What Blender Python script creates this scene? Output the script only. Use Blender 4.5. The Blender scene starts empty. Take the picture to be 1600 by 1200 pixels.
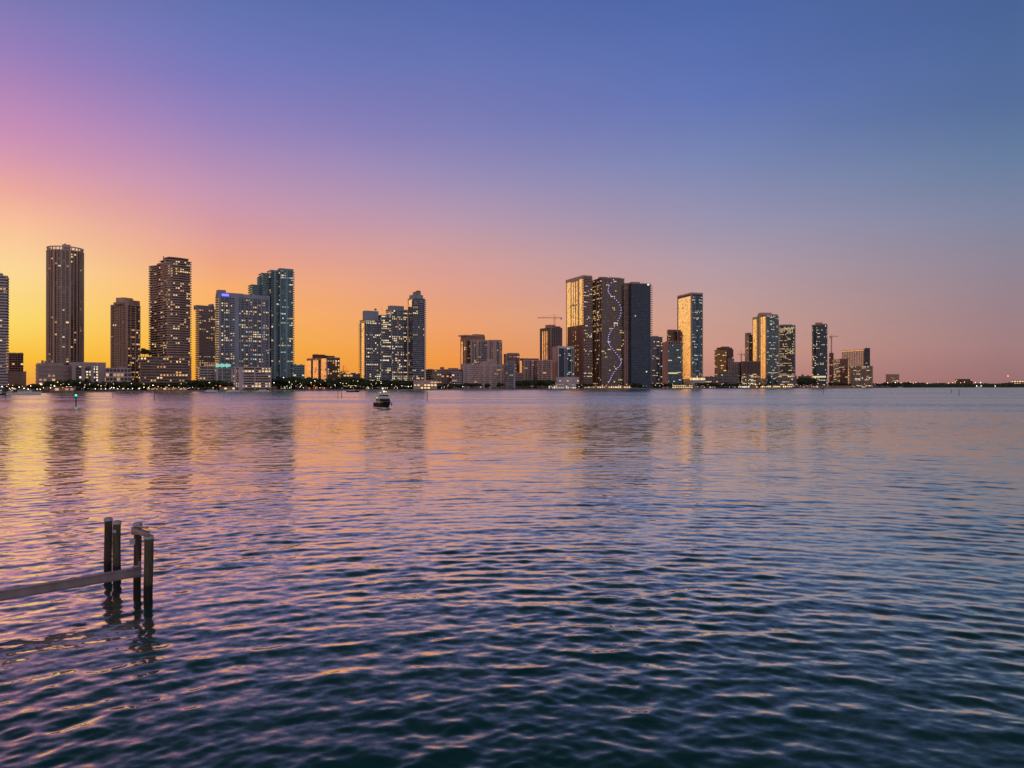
import bpy, bmesh, math, random
import numpy as np
from mathutils import Vector, Matrix, noise
C = bpy.context.scene.collection
R = math.radians
F = 1209.0          # focal length in photo pixels (1600 wide)
HZ = 602.5          # horizon row
CAMZ = 7.0

# ---------------------------------------------------------------- camera
cam_d = bpy.data.cameras.new('camera'); cam = bpy.data.objects.new('camera', cam_d); C.objects.link(cam)
cam.location = (0, 0, CAMZ); cam.rotation_euler = (R(90.118), 0, 0)
cam_d.sensor_width = 36; cam_d.lens = 36 * F / 1600; cam_d.clip_start = 0.3; cam_d.clip_end = 60000
sc = bpy.context.scene; sc.camera = cam
sc.view_settings.view_transform = 'Standard'; sc.view_settings.look = 'None'
sc.view_settings.exposure = 0; sc.view_settings.gamma = 1
sc.render.resolution_x = 1024; sc.render.resolution_y = 768

def lin(c):
    return tuple(((v/255/12.92) if v/255 <= .04045 else ((v/255+.055)/1.055)**2.4) for v in c)

# ---------------------------------------------------------------- world: dusk sky, colours by azimuth and elevation
w = bpy.data.worlds.new('World'); sc.world = w; w.use_nodes = True
nt = w.node_tree; N = nt.nodes; L = nt.links
for n in list(N): N.remove(n)
out = N.new('ShaderNodeOutputWorld'); bg = N.new('ShaderNodeBackground'); bg.inputs[1].default_value = 1.0
tc = N.new('ShaderNodeTexCoord'); sx = N.new('ShaderNodeSeparateXYZ'); L.new(tc.outputs['Generated'], sx.inputs[0])
def math_n(op, a, b=None, c=None):
    m = N.new('ShaderNodeMath'); m.operation = op
    for i, v in enumerate((a, b, c)):
        if v is None: continue
        if isinstance(v, (int, float)): m.inputs[i].default_value = v
        else: L.new(v, m.inputs[i])
    return m.outputs[0]
az = math_n('ARCTAN2', sx.outputs[0], sx.outputs[1])            # 0 = straight ahead, + = right
el = math_n('DIVIDE', math_n('ARCSINE', sx.outputs[2]), math.pi/2)
SUNAZ = -44.0
# rows are (elevation in degrees, sRGB colour)
def col(azd, rows):                                             # rows measured as photo rows
    return [(math.degrees(math.atan((HZ-y)/F*math.cos(R(azd)))), c) for y, c in rows]
ZEN = [(30, (72, 90, 130)), (38, (48, 66, 84)), (50, (28, 48, 58)), (90, (18, 34, 40))]
SKY = [
 (-180, [(0,(222,196,200)),(4,(244,216,216)),(12,(246,222,226)),(22,(224,206,220)),(36,(130,134,160)),(50,(30,48,60)),(90,(18,34,40))]),
 (-115, [(0,(205,150,120)),(3,(225,160,130)),(8,(225,165,160)),(16,(190,160,185)),(30,(110,115,155)),(50,(30,48,60)),(90,(18,34,40))]),
 (-72, [(0,(236,140,62)),(3,(255,168,62)),(6,(255,196,105)),(10,(250,180,140)),(14,(220,152,170)),(20,(160,130,185)),(30,(100,105,165)),(50,(30,48,60)),(90,(18,34,40))]),
 (-46, [(0,(246,160,50)),(2,(255,196,56)),(5,(255,222,112)),(8,(255,214,140)),(12,(250,176,146)),(15,(216,150,176)),(20,(170,132,188)),(24,(136,122,182)),(34,(84,98,160)),(50,(30,48,60)),(90,(18,34,40))]),
 (-32.5, col(-32.5,[(600,(240,160,66)),(560,(253,190,50)),(500,(255,218,104)),(420,(255,216,150)),(350,(251,192,152)),(300,(238,168,156)),(250,(216,152,174)),(200,(200,141,185)),(150,(182,135,188)),(75,(150,126,189)),(0,(124,119,182))])+ZEN),
 (-20.6, col(-20.6,[(600,(246,160,52)),(540,(252,176,62)),(450,(252,174,106)),(400,(238,163,138)),(350,(216,154,164)),(300,(196,148,178)),(200,(154,132,190)),(125,(126,122,190)),(75,(110,118,186)),(0,(96,113,178))])+ZEN),
 (-4.5, col(-4.5,[(600,(247,140,62)),(560,(250,152,64)),(500,(243,161,108)),(450,(228,156,134)),(400,(212,155,152)),(340,(184,150,174)),(275,(154,140,186)),(200,(128,127,190)),(100,(102,116,186)),(0,(84,106,178))])+ZEN),
 (14.6, col(14.6,[(600,(194,130,118)),(550,(208,148,130)),(500,(204,155,142)),(420,(180,153,164)),(350,(154,146,176)),(250,(120,134,184)),(150,(94,116,186)),(0,(76,104,176))])+ZEN),
 (32.7, col(32.7,[(600,(158,110,112)),(540,(164,124,126)),(470,(155,130,140)),(400,(144,135,154)),(330,(126,134,164)),(250,(102,126,164)),(150,(82,110,162)),(0,(70,99,156))])+ZEN),
 (75, [(0,(140,118,134)),(4,(152,132,150)),(9,(150,140,164)),(16,(126,132,164)),(30,(84,100,144)),(50,(30,48,60)),(90,(18,34,40))]),
 (180, [(0,(222,196,200)),(4,(244,216,216)),(12,(246,222,226)),(22,(224,206,220)),(36,(130,134,160)),(50,(30,48,60)),(90,(18,34,40))]),
]
prev = None
for i, (a, rows) in enumerate(SKY):
    rp = N.new('ShaderNodeValToRGB'); cr = rp.color_ramp; cr.interpolation = 'CARDINAL' if False else 'LINEAR'
    for k, (e, c) in enumerate(sorted(rows, key=lambda r: r[0])):
        if k < 2: elx = cr.elements[k]; elx.position = max(0, e/90)
        else: elx = cr.elements.new(e/90)
        ds = .10 if a > -10 else .05; g_ = .3*c[0]+.5*c[1]+.2*c[2]; elx.color = (*lin([v+(g_-v)*ds for v in c]), 1)
    L.new(el, rp.inputs[0])
    if prev is None: prev = rp.outputs[0]
    else:
        mr = N.new('ShaderNodeMapRange'); mr.interpolation_type = 'LINEAR'
        mr.inputs[1].default_value = R(SKY[i-1][0]); mr.inputs[2].default_value = R(a); L.new(az, mr.inputs[0])
        mx = N.new('ShaderNodeMix'); mx.data_type = 'RGBA'
        L.new(mr.outputs[0], mx.inputs[0]); L.new(prev, mx.inputs[6]); L.new(rp.outputs[0], mx.inputs[7]); prev = mx.outputs[2]
# thin high haze, breaks the gradient very slightly
nz = N.new('ShaderNodeTexNoise'); nz.inputs['Scale'].default_value = 2.2; nz.inputs['Detail'].default_value = 4
mp = N.new('ShaderNodeMapping'); mp.inputs['Scale'].default_value = (1, 1, 5); L.new(tc.outputs['Generated'], mp.inputs[0]); L.new(mp.outputs[0], nz.inputs['Vector'])
mr = N.new('ShaderNodeMapRange'); mr.inputs[1].default_value = .3; mr.inputs[2].default_value = .7; mr.inputs[3].default_value = .965; mr.inputs[4].default_value = 1.035
L.new(nz.outputs['Fac'], mr.inputs[0])
vm = N.new('ShaderNodeVectorMath'); vm.operation = 'SCALE'; L.new(prev, vm.inputs[0]); L.new(mr.outputs[0], vm.inputs['Scale'])
L.new(vm.outputs[0], bg.inputs[0]); L.new(bg.outputs[0], out.inputs[0])

# ---------------------------------------------------------------- sun: just at the horizon, left of the frame
sl = bpy.data.lights.new('sun', 'SUN'); sl.energy = 0.4; sl.angle = R(45); sl.color = (1, .56, .27)
so = bpy.data.objects.new('sun', sl); C.objects.link(so)
sd = Vector((math.sin(R(SUNAZ-16))*math.cos(R(2.5)), math.cos(R(SUNAZ-16))*math.cos(R(2.5)), math.sin(R(2.5))))
so.rotation_euler = sd.to_track_quat('Z', 'Y').to_euler(); so.location = (-200, 100, 300)

# ---------------------------------------------------------------- helpers
def tag(o, label=None, cat=None, group=None, kind=None):
    if label: o['label'] = label
    if cat: o['category'] = cat
    if group: o['group'] = group
    if kind: o['kind'] = kind
    return o
def empty(name, label, cat, loc=(0,0,0), rz=0, group=None):
    o = bpy.data.objects.new(name, None); C.objects.link(o); o.location = loc; o.rotation_euler = (0, 0, rz)
    return tag(o, label, cat, group)
class MB:
    def __init__(s): s.v = []; s.f = []; s.m = []
    def quad(s, pts, mi=0):
        n = len(s.v); s.v += [tuple(p) for p in pts]; s.f.append(tuple(range(n, n+len(pts)))); s.m.append(mi)
    def box(s, x0, y0, z0, x1, y1, z1, mi=0):
        n = len(s.v)
        s.v += [(x0,y0,z0),(x1,y0,z0),(x1,y1,z0),(x0,y1,z0),(x0,y0,z1),(x1,y0,z1),(x1,y1,z1),(x0,y1,z1)]
        for f in ((0,3,2,1),(4,5,6,7),(0,1,5,4),(1,2,6,5),(2,3,7,6),(3,0,4,7)):
            s.f.append(tuple(n+i for i in f)); s.m.append(mi)
    def obox(s, c, ux, hx, hy, z0, z1, mi=0):      # oriented box, centre c(2d), axis ux(2d unit)
        uy = (-ux[1], ux[0]); n = len(s.v)
        for z in (z0, z1):
            for a, b in ((-1,-1),(1,-1),(1,1),(-1,1)):
                s.v.append((c[0]+a*hx*ux[0]+b*hy*uy[0], c[1]+a*hx*ux[1]+b*hy*uy[1], z))
        for f in ((0,3,2,1),(4,5,6,7),(0,1,5,4),(1,2,6,5),(2,3,7,6),(3,0,4,7)):
            s.f.append(tuple(n+i for i in f)); s.m.append(mi)
    def prism(s, pts, z0, z1, mi=0):
        n = len(s.v); k = len(pts)
        s.v += [(p[0],p[1],z0) for p in pts] + [(p[0],p[1],z1) for p in pts]
        s.f.append(tuple(reversed(range(n, n+k)))); s.m.append(mi)
        s.f.append(tuple(range(n+k, n+2*k))); s.m.append(mi)
        for i in range(k):
            j = (i+1) % k; s.f.append((n+i, n+j, n+k+j, n+k+i)); s.m.append(mi)
    def ring(s, inner, outer, z0, z1, mi=0):
        k = len(inner); n = len(s.v)
        for z in (z0, z1):
            s.v += [(p[0],p[1],z) for p in inner]; s.v += [(p[0],p[1],z) for p in outer]
        for i in range(k):
            j = (i+1) % k
            for f in ((n+i,n+j,n+k+j,n+k+i),(n+2*k+i,n+3*k+i,n+3*k+j,n+2*k+j),(n+k+i,n+k+j,n+3*k+j,n+3*k+i),(n+i,n+2*k+i,n+2*k+j,n+j)):
                s.f.append(f); s.m.append(mi)
    def bar(s, a, b, r, mi=0, k=6, r2=None):
        a = Vector(a); b = Vector(b); d = (b-a).normalized(); r2 = r if r2 is None else r2
        u = d.orthogonal().normalized(); v = d.cross(u); n = len(s.v)
        for p, q in ((a, r), (b, r2)):
            for i in range(k):
                t = 2*math.pi*i/k; s.v.append(tuple(p+u*math.cos(t)*q+v*math.sin(t)*q))
        for i in range(k):
            j = (i+1) % k; s.f.append((n+i,n+j,n+k+j,n+k+i)); s.m.append(mi)
        s.f.append(tuple(reversed(range(n,n+k)))); s.m.append(mi); s.f.append(tuple(range(n+k,n+2*k))); s.m.append(mi)
    def mesh(s, name, mats):
        me = bpy.data.meshes.new(name); me.from_pydata(s.v, [], s.f)
        for m in (mats if isinstance(mats, (list, tuple)) else [mats]): me.materials.append(m)
        me.polygons.foreach_set('material_index', s.m); me.update(); return me
    def build(s, name, mats, parent=None, smooth=False, loc=None):
        me = s.mesh(name, mats); o = bpy.data.objects.new(name, me); C.objects.link(o)
        if smooth: me.polygons.foreach_set('use_smooth', [True]*len(me.polygons))
        if parent: o.parent = parent
        if loc: o.location = loc
        return o
def inst(name, me, parent=None, loc=(0,0,0), rz=0, scale=None):
    o = bpy.data.objects.new(name, me); C.objects.link(o); o.parent = parent; o.location = loc; o.rotation_euler = (0,0,rz)
    if scale: o.scale = scale
    return o
def copy_tree(o, parent=None):
    c = o.copy(); C.objects.link(c); c.parent = parent
    for ch in list(o.children): copy_tree(ch, c)
    return c

# ---------------------------------------------------------------- materials
def new_mat(name):
    m = bpy.data.materials.new(name); m.use_nodes = True; return m, m.node_tree, m.node_tree.nodes['Principled BSDF']
def concrete(name, c, rough=.8, var=.22, scale=.12):
    m, t, p = new_mat(name); n = t.nodes; l = t.links
    tcn = n.new('ShaderNodeTexCoord'); ns = n.new('ShaderNodeTexNoise'); ns.inputs['Scale'].default_value = scale; ns.inputs['Detail'].default_value = 6
    mpn = n.new('ShaderNodeMapping'); mpn.inputs['Scale'].default_value = (1, 1, .25)
    l.new(tcn.outputs['Object'], mpn.inputs[0]); l.new(mpn.outputs[0], ns.inputs['Vector'])
    rp = n.new('ShaderNodeValToRGB'); rp.color_ramp.elements[0].position = .3; rp.color_ramp.elements[1].position = .7
    rp.color_ramp.elements[0].color = (*[v*(1-var) for v in c], 1); rp.color_ramp.elements[1].color = (*[min(1, v*(1+var*.5)) for v in c], 1)
    l.new(ns.outputs['Fac'], rp.inputs[0]); l.new(rp.outputs[0], p.inputs['Base Color']); p.inputs['Roughness'].default_value = rough
    return m
def glass(name, c, ior=1.8, rough=.06, cell=(3.1,3.1,3.2), blinds=.14, jit=.022, metal=0.0, bc=(.22,.2,.19), flat=False):
    """glazed wall: every pane sits at its own slight tilt, some have pale blinds behind"""
    m, t, p = new_mat(name); n = t.nodes; l = t.links
    tcn = n.new('ShaderNodeTexCoord')
    add = n.new('ShaderNodeVectorMath'); add.operation = 'ADD'; add.inputs[1].default_value = (.731,.613,.1); l.new(tcn.outputs['Object'], add.inputs[0])
    dv = n.new('ShaderNodeVectorMath'); dv.operation = 'DIVIDE'; dv.inputs[1].default_value = cell; l.new(add.outputs[0], dv.inputs[0])
    fl = n.new('ShaderNodeVectorMath'); fl.operation = 'FLOOR'; l.new(dv.outputs[0], fl.inputs[0])
    wn = n.new('ShaderNodeTexWhiteNoise'); wn.noise_dimensions = '3D'; l.new(fl.outputs[0], wn.inputs['Vector'])
    rp = n.new('ShaderNodeValToRGB'); e = rp.color_ramp.elements; rp.color_ramp.interpolation = 'CONSTANT'
    e[0].position = 0; e[0].color = (*[v*(.8 if metal else .6) for v in c], 1); e[1].position = .4; e[1].color = (*c, 1)
    x = e.new(1-blinds-.12); x.color = (*[v*(1.25 if metal else 1.7)+.004 for v in c], 1)
    x = e.new(1-blinds); x.color = (*[v*.45 for v in bc], 1); x = e.new(1-blinds*.35); x.color = (*bc, 1)
    if flat:
        for x in e: x.color = (*c, 1)
    l.new(wn.outputs['Value'], rp.inputs[0]); l.new(rp.outputs[0], p.inputs['Base Color'])
    sb = n.new('ShaderNodeVectorMath'); sb.operation = 'SUBTRACT'; sb.inputs[1].default_value = (.5,.5,.5); l.new(wn.outputs['Color'], sb.inputs[0])
    ms = n.new('ShaderNodeVectorMath'); ms.operation = 'SCALE'; ms.inputs['Scale'].default_value = jit*2; l.new(sb.outputs[0], ms.inputs[0])
    gm = n.new('ShaderNodeNewGeometry'); ad = n.new('ShaderNodeVectorMath'); ad.operation = 'ADD'; l.new(gm.outputs['Normal'], ad.inputs[0]); l.new(ms.outputs[0], ad.inputs[1])
    nm = n.new('ShaderNodeVectorMath'); nm.operation = 'NORMALIZE'; l.new(ad.outputs[0], nm.inputs[0]); l.new(nm.outputs[0], p.inputs['Normal'])
    p.inputs['Roughness'].default_value = rough; p.inputs['IOR'].default_value = ior; p.inputs['Metallic'].default_value = metal
    return m
def emis(name, c, s):
    m, t, p = new_mat(name); p.inputs['Base Color'].default_value = (.3,.28,.25,1)
    p.inputs['Emission Color'].default_value = (*c, 1); p.inputs['Emission Strength'].default_value = s
    m.cycles.emission_sampling = 'NONE'; return m
def plain(name, c, rough=.5, metal=0, ior=1.5):
    m, t, p = new_mat(name); n = t.nodes; l = t.links
    ns = n.new('ShaderNodeTexNoise'); ns.inputs['Scale'].default_value = 3; ns.inputs['Detail'].default_value = 5
    tcn = n.new('ShaderNodeTexCoord'); l.new(tcn.outputs['Object'], ns.inputs['Vector'])
    rp = n.new('ShaderNodeValToRGB'); rp.color_ramp.elements[0].color = (*[v*.8 for v in c], 1); rp.color_ramp.elements[1].color = (*[min(1, v*1.15) for v in c], 1)
    l.new(ns.outputs['Fac'], rp.inputs[0]); l.new(rp.outputs[0], p.inputs['Base Color'])
    p.inputs['Roughness'].default_value = rough; p.inputs['Metallic'].default_value = metal; p.inputs['IOR'].default_value = ior
    return m
M = dict(
 pale=concrete('pale_render', (.62,.52,.52)), white=concrete('white_paint', (.72,.7,.7)), grey=concrete('grey_concrete', (.36,.33,.35)),
 brown=concrete('brown_concrete', (.46,.28,.21)), pink=concrete('pink_render', (.6,.37,.33)), dark=concrete('dark_cladding', (.07,.065,.07)),
 brick=concrete('red_brown_brick', (.24,.11,.08)), tan=concrete('tan_concrete', (.60,.41,.32)), blue=concrete('blue_grey_concrete', (.34,.38,.46)),
 slate=concrete('dark_slate', (.09,.15,.22)), teal=concrete('teal_grey_concrete', (.20,.37,.42)),
 navy=glass('navy_glass', (.012,.024,.042), ior=1.55), deep=glass('deep_blue_glass', (.014,.042,.085), ior=1.42, blinds=.0, jit=.008),
 tealg=glass('teal_glass', (.015,.075,.095), ior=1.6), bronze=glass('bronze_glass', (.05,.03,.022), ior=1.7),
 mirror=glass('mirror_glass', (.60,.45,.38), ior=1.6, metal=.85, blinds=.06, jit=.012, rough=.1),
 blackg=glass('black_glass', (.008,.009,.012), ior=1.5, blinds=.06),
 rail=plain('rail_glass', (.05,.07,.09), .12, 0, 1.6),
 lit_a=emis('lit_amber', (1,.52,.18), .8), lit_b=emis('lit_warm', (1,.70,.32), 1.15), lit_c=emis('lit_yellow', (1,.78,.38), .75),
 lit_d=emis('lit_white', (1,.88,.66), 1.2), lit_e=emis('lit_cool', (.65,.9,.9), .7), lit_f=emis('lit_dim', (.9,.5,.25), .45),
 lamp_w=emis('lamp_warm', (1,.72,.36), 4.5), lamp_c=emis('lamp_white', (1,.9,.72), 6), lamp_o=emis('lamp_orange', (1,.45,.14), 4),
 lamp_g=emis('lamp_green', (.02,1,.5), 5), lamp_r=emis('lamp_red', (1,.1,.05), 12), lamp_b=emis('lamp_blue', (.08,.08,1), 3.2),
 lamp_v=emis('lamp_violet', (.45,.40,1), 3.6), lamp_t=emis('lamp_teal', (.35,1,.78), .55),
 steel=plain('crane_steel', (.30,.12,.07), .6), metal=plain('grey_metal', (.2,.2,.21), .4, .6),
 hullw=plain('white_gelcoat', (.72,.72,.72), .2), hulln=plain('dark_gelcoat', (.012,.014,.028), .6, 0, 1.15), bglass=plain('boat_glass', (.01,.012,.018), .05, 0, 1.6),
 teak=plain('teak_deck', (.3,.18,.1), .7),
)
LIT = ['lit_b','lit_b','lit_c','lit_a','lit_a','lit_a','lit_f','lit_f','lit_f']
ub = MB(); ub.box(-.5,-.5,-.5,.5,.5,.5)
WM = {k: ub.mesh('window', M[k]) for k in ('lit_a','lit_b','lit_c','lit_d','lit_e','lit_f','navy','blackg','lamp_v','lamp_b','lamp_t','lamp_w')}

# ---------------------------------------------------------------- ground and water
SHORE = [(-600,560),(0,672),(60,705),(130,790),(230,880),(350,960),(480,1050),(600,1128),(700,1230),(800,1300),(950,1500),(1100,1660),(1200,1850),(1350,2110),(1420,2450),(1500,2620),(1600,2720),(2200,2950)]
def shoreD(px):
    return float(np.interp(px, [a for a,b in SHORE], [b for a,b in SHORE]))
def gx(px, D): return (px-800)/F*D
def gz(py, D): return CAMZ+(HZ-py)/F*D
GZ = 1.35
g_m, t, p = new_mat('waterfront_ground'); n = t.nodes; l = t.links
ns = n.new('ShaderNodeTexNoise'); ns.inputs['Scale'].default_value = .03; ns.inputs['Detail'].default_value = 8
tcn = n.new('ShaderNodeTexCoord'); l.new(tcn.outputs['Object'], ns.inputs['Vector'])
rp = n.new('ShaderNodeValToRGB'); e = rp.color_ramp.elements; e[0].position = .4; e[0].color = (.035,.05,.02,1); e[1].position = .6; e[1].color = (.09,.08,.07,1)
l.new(ns.outputs['Fac'], rp.inputs[0]); l.new(rp.outputs[0], p.inputs['Base Color']); p.inputs['Roughness'].default_value = .9
mb = MB(); pts = []
for px in list(range(-600, 2201, 25)):
    D = shoreD(px)+3*math.sin(px*.21); pts.append((gx(px, D), D))
back = [(9000, 14000), (-9000, 14000)]
poly = pts + [(14000, 14000), (-9000, 14000), (-9000, pts[0][1])]
top = [(a, b, GZ) for a, b in poly]
mb.quad(top)
for i in range(len(pts)-1):
    a, b = pts[i], pts[i+1]; mb.quad([(a[0],a[1],-2),(b[0],b[1],-2),(b[0],b[1],GZ),(a[0],a[1],GZ)], 1)
tag(mb.build('ground', [g_m, M['grey']]), kind='structure')

# water: one sheet; wave relief inside a fan that starts under the camera, dying out with distance, plain sheet beyond
w_m, t, p = new_mat('bay_water'); n = t.nodes; l = t.links
dif = n.new('ShaderNodeBsdfDiffuse'); dif.inputs[0].default_value = (.008,.075,.072,1)
glo = n.new('ShaderNodeBsdfGlossy'); glo.inputs['Color'].default_value = (.98,.93,.76,1); glo.inputs['Roughness'].default_value = .05
glr = n.new('ShaderNodeBsdfGlossy'); glr.inputs['Color'].default_value = (.98,.93,.76,1); glr.inputs['Roughness'].default_value = .22; mxg = n.new('ShaderNodeMixShader'); mxg.inputs[0].default_value = .15; l.new(glo.outputs[0], mxg.inputs[1]); l.new(glr.outputs[0], mxg.inputs[2])
frs = n.new('ShaderNodeFresnel'); frs.inputs['IOR'].default_value = 1.333; mxs = n.new('ShaderNodeMixShader')
fmr = n.new('ShaderNodeMapRange'); fmr.interpolation_type = 'SMOOTHSTEP'
for i_, v_ in enumerate((.024, .30, .04, .92)): fmr.inputs[i_+1].default_value = v_
l.new(frs.outputs[0], fmr.inputs[0])
l.new(fmr.outputs[0], mxs.inputs[0]); l.new(dif.outputs[0], mxs.inputs[1]); l.new(mxg.outputs[0], mxs.inputs[2]); n.remove(p); l.new(mxs.outputs[0], n['Material Output'].inputs['Surface'])
gm = n.new('ShaderNodeNewGeometry'); sp = n.new('ShaderNodeSeparateXYZ'); l.new(gm.outputs['Position'], sp.inputs[0])
def wm(op, a, b=None):
    m = n.new('ShaderNodeMath'); m.operation = op
    for i, v in enumerate((a, b)):
        if v is None: continue
        if isinstance(v, (int, float)): m.inputs[i].default_value = v
        else: l.new(v, m.inputs[i])
    return m.outputs[0]
def vmn(op, a, b=None, s=None):
    m = n.new('ShaderNodeVectorMath'); m.operation = op
    if isinstance(a, tuple): m.inputs[0].default_value = a
    else: l.new(a, m.inputs[0])
    if b is not None:
        if isinstance(b, tuple): m.inputs[1].default_value = b
        else: l.new(b, m.inputs[1])
    if s is not None:
        if isinstance(s, (int, float)): m.inputs['Scale'].default_value = s
        else: l.new(s, m.inputs['Scale'])
    return m.outputs[0]
def mrange(v, a, b, c, d, smooth=True):
    m = n.new('ShaderNodeMapRange'); m.interpolation_type = 'SMOOTHSTEP' if smooth else 'LINEAR'
    for i, q in enumerate((a, b, c, d)): m.inputs[i+1].default_value = q
    l.new(v, m.inputs[0]); return m.outputs[0]
def slope_noise(scale, stretch, detail, amp, rough=.55):
    """random surface slope: noise colour minus its mean, crests longer across the wind than along it"""
    mpn = n.new('ShaderNodeMapping'); mpn.inputs['Scale'].default_value = (scale/stretch, scale, 0); l.new(gm.outputs['Position'], mpn.inputs[0])
    q = n.new('ShaderNodeTexNoise'); q.inputs['Scale'].default_value = 1; q.inputs['Detail'].default_value = detail; q.inputs['Roughness'].default_value = rough
    l.new(mpn.outputs[0], q.inputs['Vector'])
    s = vmn('SUBTRACT', q.outputs['Color'], (.5,.5,.5))
    s = vmn('MULTIPLY', s, (.55,1,0))
    return vmn('SCALE', s, s=amp)
dist = vmn('LENGTH', gm.outputs['Position'])
dist = n[-1].outputs['Value'] if False else dist
dl = n.new('ShaderNodeVectorMath'); dl.operation = 'LENGTH'; l.new(gm.outputs['Position'], dl.inputs[0]); dist = dl.outputs['Value']
far = mrange(dist, 35, 160, 0, 1)
fine = slope_noise(5.5, 1.6, 3, mrange(dist, 15, 90, .13, .12), .6)
mid = slope_noise(.75, 2.4, 5, None if False else .0, .6)
mid_s = vmn('SCALE', vmn('SUBTRACT', mid, (0,0,0)), s=1.0)
# mid band, faded in with distance
mpn = n.new('ShaderNodeMapping'); mpn.inputs['Scale'].default_value = (.5,1.5,0); l.new(gm.outputs['Position'], mpn.inputs[0])
q = n.new('ShaderNodeTexNoise'); q.inputs['Scale'].default_value = 1; q.inputs['Detail'].default_value = 4; q.inputs['Roughness'].default_value = .6; l.new(mpn.outputs[0], q.inputs['Vector'])
mid = vmn('MULTIPLY', vmn('SUBTRACT', q.outputs['Color'], (.5,.5,.5)), (.95,1,0))
# gusts: slow patches of rougher and calmer water
mpg = n.new('ShaderNodeMapping'); mpg.inputs['Scale'].default_value = (.006,.02,0); l.new(gm.outputs['Position'], mpg.inputs[0])
qg = n.new('ShaderNodeTexNoise'); qg.inputs['Scale'].default_value = 1; qg.inputs['Detail'].default_value = 5; l.new(mpg.outputs[0], qg.inputs['Vector'])
gust = mrange(qg.outputs['Fac'], .35, .65, .72, 1.3)
mid = vmn('SCALE', mid, s=wm('MULTIPLY', wm('MULTIPLY', far, gust), .60))
cap = slope_noise(2.6, 1.5, 6, mrange(dist, 20, 52, .26, .10), .66)
tot = vmn('ADD', vmn('ADD', fine, cap), mid)
# far away only the faces tilted to the viewer's shore are seen: lean the mean slope that way
lean = wm('MULTIPLY', wm('ADD', mrange(dist, 24, 60, .032, .018), mrange(dist, 110, 330, 0, .085)), gust)
cmb = n.new('ShaderNodeCombineXYZ'); l.new(wm('MULTIPLY', lean, -1.0), cmb.inputs[1])
tot = vmn('ADD', tot, cmb.outputs[0])
nrm = vmn('NORMALIZE', vmn('ADD', gm.outputs['Normal'], tot)); [l.new(nrm, q_.inputs['Normal']) for q_ in (dif, glo, glr, frs)]

def water_mesh():
    rng = np.random.default_rng(11)
    ys = [5.0]
    while ys[-1] < 420: ys.append(ys[-1] + max(.045, ys[-1]*.0031))
    ys = np.array(ys); nx = 1150
    t = np.linspace(-1, 1, nx); t = t*(.82+.18*np.abs(t))
    Y, T = np.meshgrid(ys, t, indexing='ij'); X = T*(Y*.80+7)
    sp = np.maximum(.05, Y*.0031)
    edge = np.clip((1-np.abs(T))/.04, 0, 1)*np.clip((420-Y)/90, 0, 1)*np.clip((Y-5)/1.5, 0, 1)
    Z = np.zeros_like(X); DX = np.zeros_like(X); DY = np.zeros_like(X)
    # wave train that spreads from near the quay: curved crests
    cx, cy = 3.0, 0.0
    Rr = np.hypot(X-cx, Y-cy); An = np.arctan2(X-cx, Y-cy)
    for i in range(150):
        lam = .24*(8.0/.24)**rng.random()
        k = 2*math.pi/lam
        s = .0195*math.exp(-.5*((math.log(lam)-math.log(.82))/.85)**2)       # slope of this component
        if lam > 2.4: s *= .8
        a = s/k; ph = rng.random()*2*math.pi
        fade = np.clip((lam/sp-2.2)/3, 0, 1)*edge
        if i % 3:
            th = rng.normal(0, .36 if lam > 1.3 else .65)
            u = Rr*math.cos(th) + 16*An*math.sin(th)
            dx_, dy_ = (X-cx)/Rr, (Y-cy)/Rr
        else:
            th = rng.normal(.06, .45 if lam > 1.3 else .75)
            u = X*math.sin(th)+Y*math.cos(th); dx_, dy_ = math.sin(th), math.cos(th)
        A = k*u+ph
        Z += a*fade*np.cos(A); sn = np.sin(A)*a*fade*.6
        DX -= dx_*sn; DY -= dy_*sn
    # groups of higher and lower waves
    env = .82+.30*np.sin(X*.23+Y*.11+1)*np.sin(Y*.17-X*.07+.4)+.12*np.sin(X*.6-Y*.31)
    Z *= env; DX *= env; DY *= env
    ny = len(ys)
    V = np.stack([X+DX, Y+DY, Z], -1).reshape(-1, 3)
    idx = np.arange(ny*nx).reshape(ny, nx)
    Q = np.stack([idx[:-1,:-1], idx[:-1,1:], idx[1:,1:], idx[1:,:-1]], -1).reshape(-1, 4)
    # outer sheet: four quads around the fan
    x0, x1 = ys[0]*.80+7, ys[-1]*.80+7; B = 30000
    ex = np.array([[-x0,ys[0],0],[x0,ys[0],0],[x1,ys[-1],0],[-x1,ys[-1],0],[-B,-400,0],[B,-400,0],[B,B,0],[-B,B,0]], float)
    b = len(V); V = np.vstack([V, ex])
    Q2 = np.array([[b+4,b+5,b+1,b+0],[b+5,b+6,b+2,b+1],[b+6,b+7,b+3,b+2],[b+7,b+4,b+0,b+3]])
    Q = np.vstack([Q, Q2])
    me = bpy.data.meshes.new('water'); me.vertices.add(len(V)); me.vertices.foreach_set('co', V.ravel())
    me.loops.add(Q.size); me.loops.foreach_set('vertex_index', Q.ravel().astype(np.int32))
    me.polygons.add(len(Q)); me.polygons.foreach_set('loop_start', np.arange(0, Q.size, 4, dtype=np.int32))
    me.update(calc_edges=True); me.polygons.foreach_set('use_smooth', [True]*(len(Q)-4)+[False]*4)
    me.materials.append(w_m); me.validate()
    o = bpy.data.objects.new('water', me); C.objects.link(o); return tag(o, kind='structure')
water_mesh()

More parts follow.
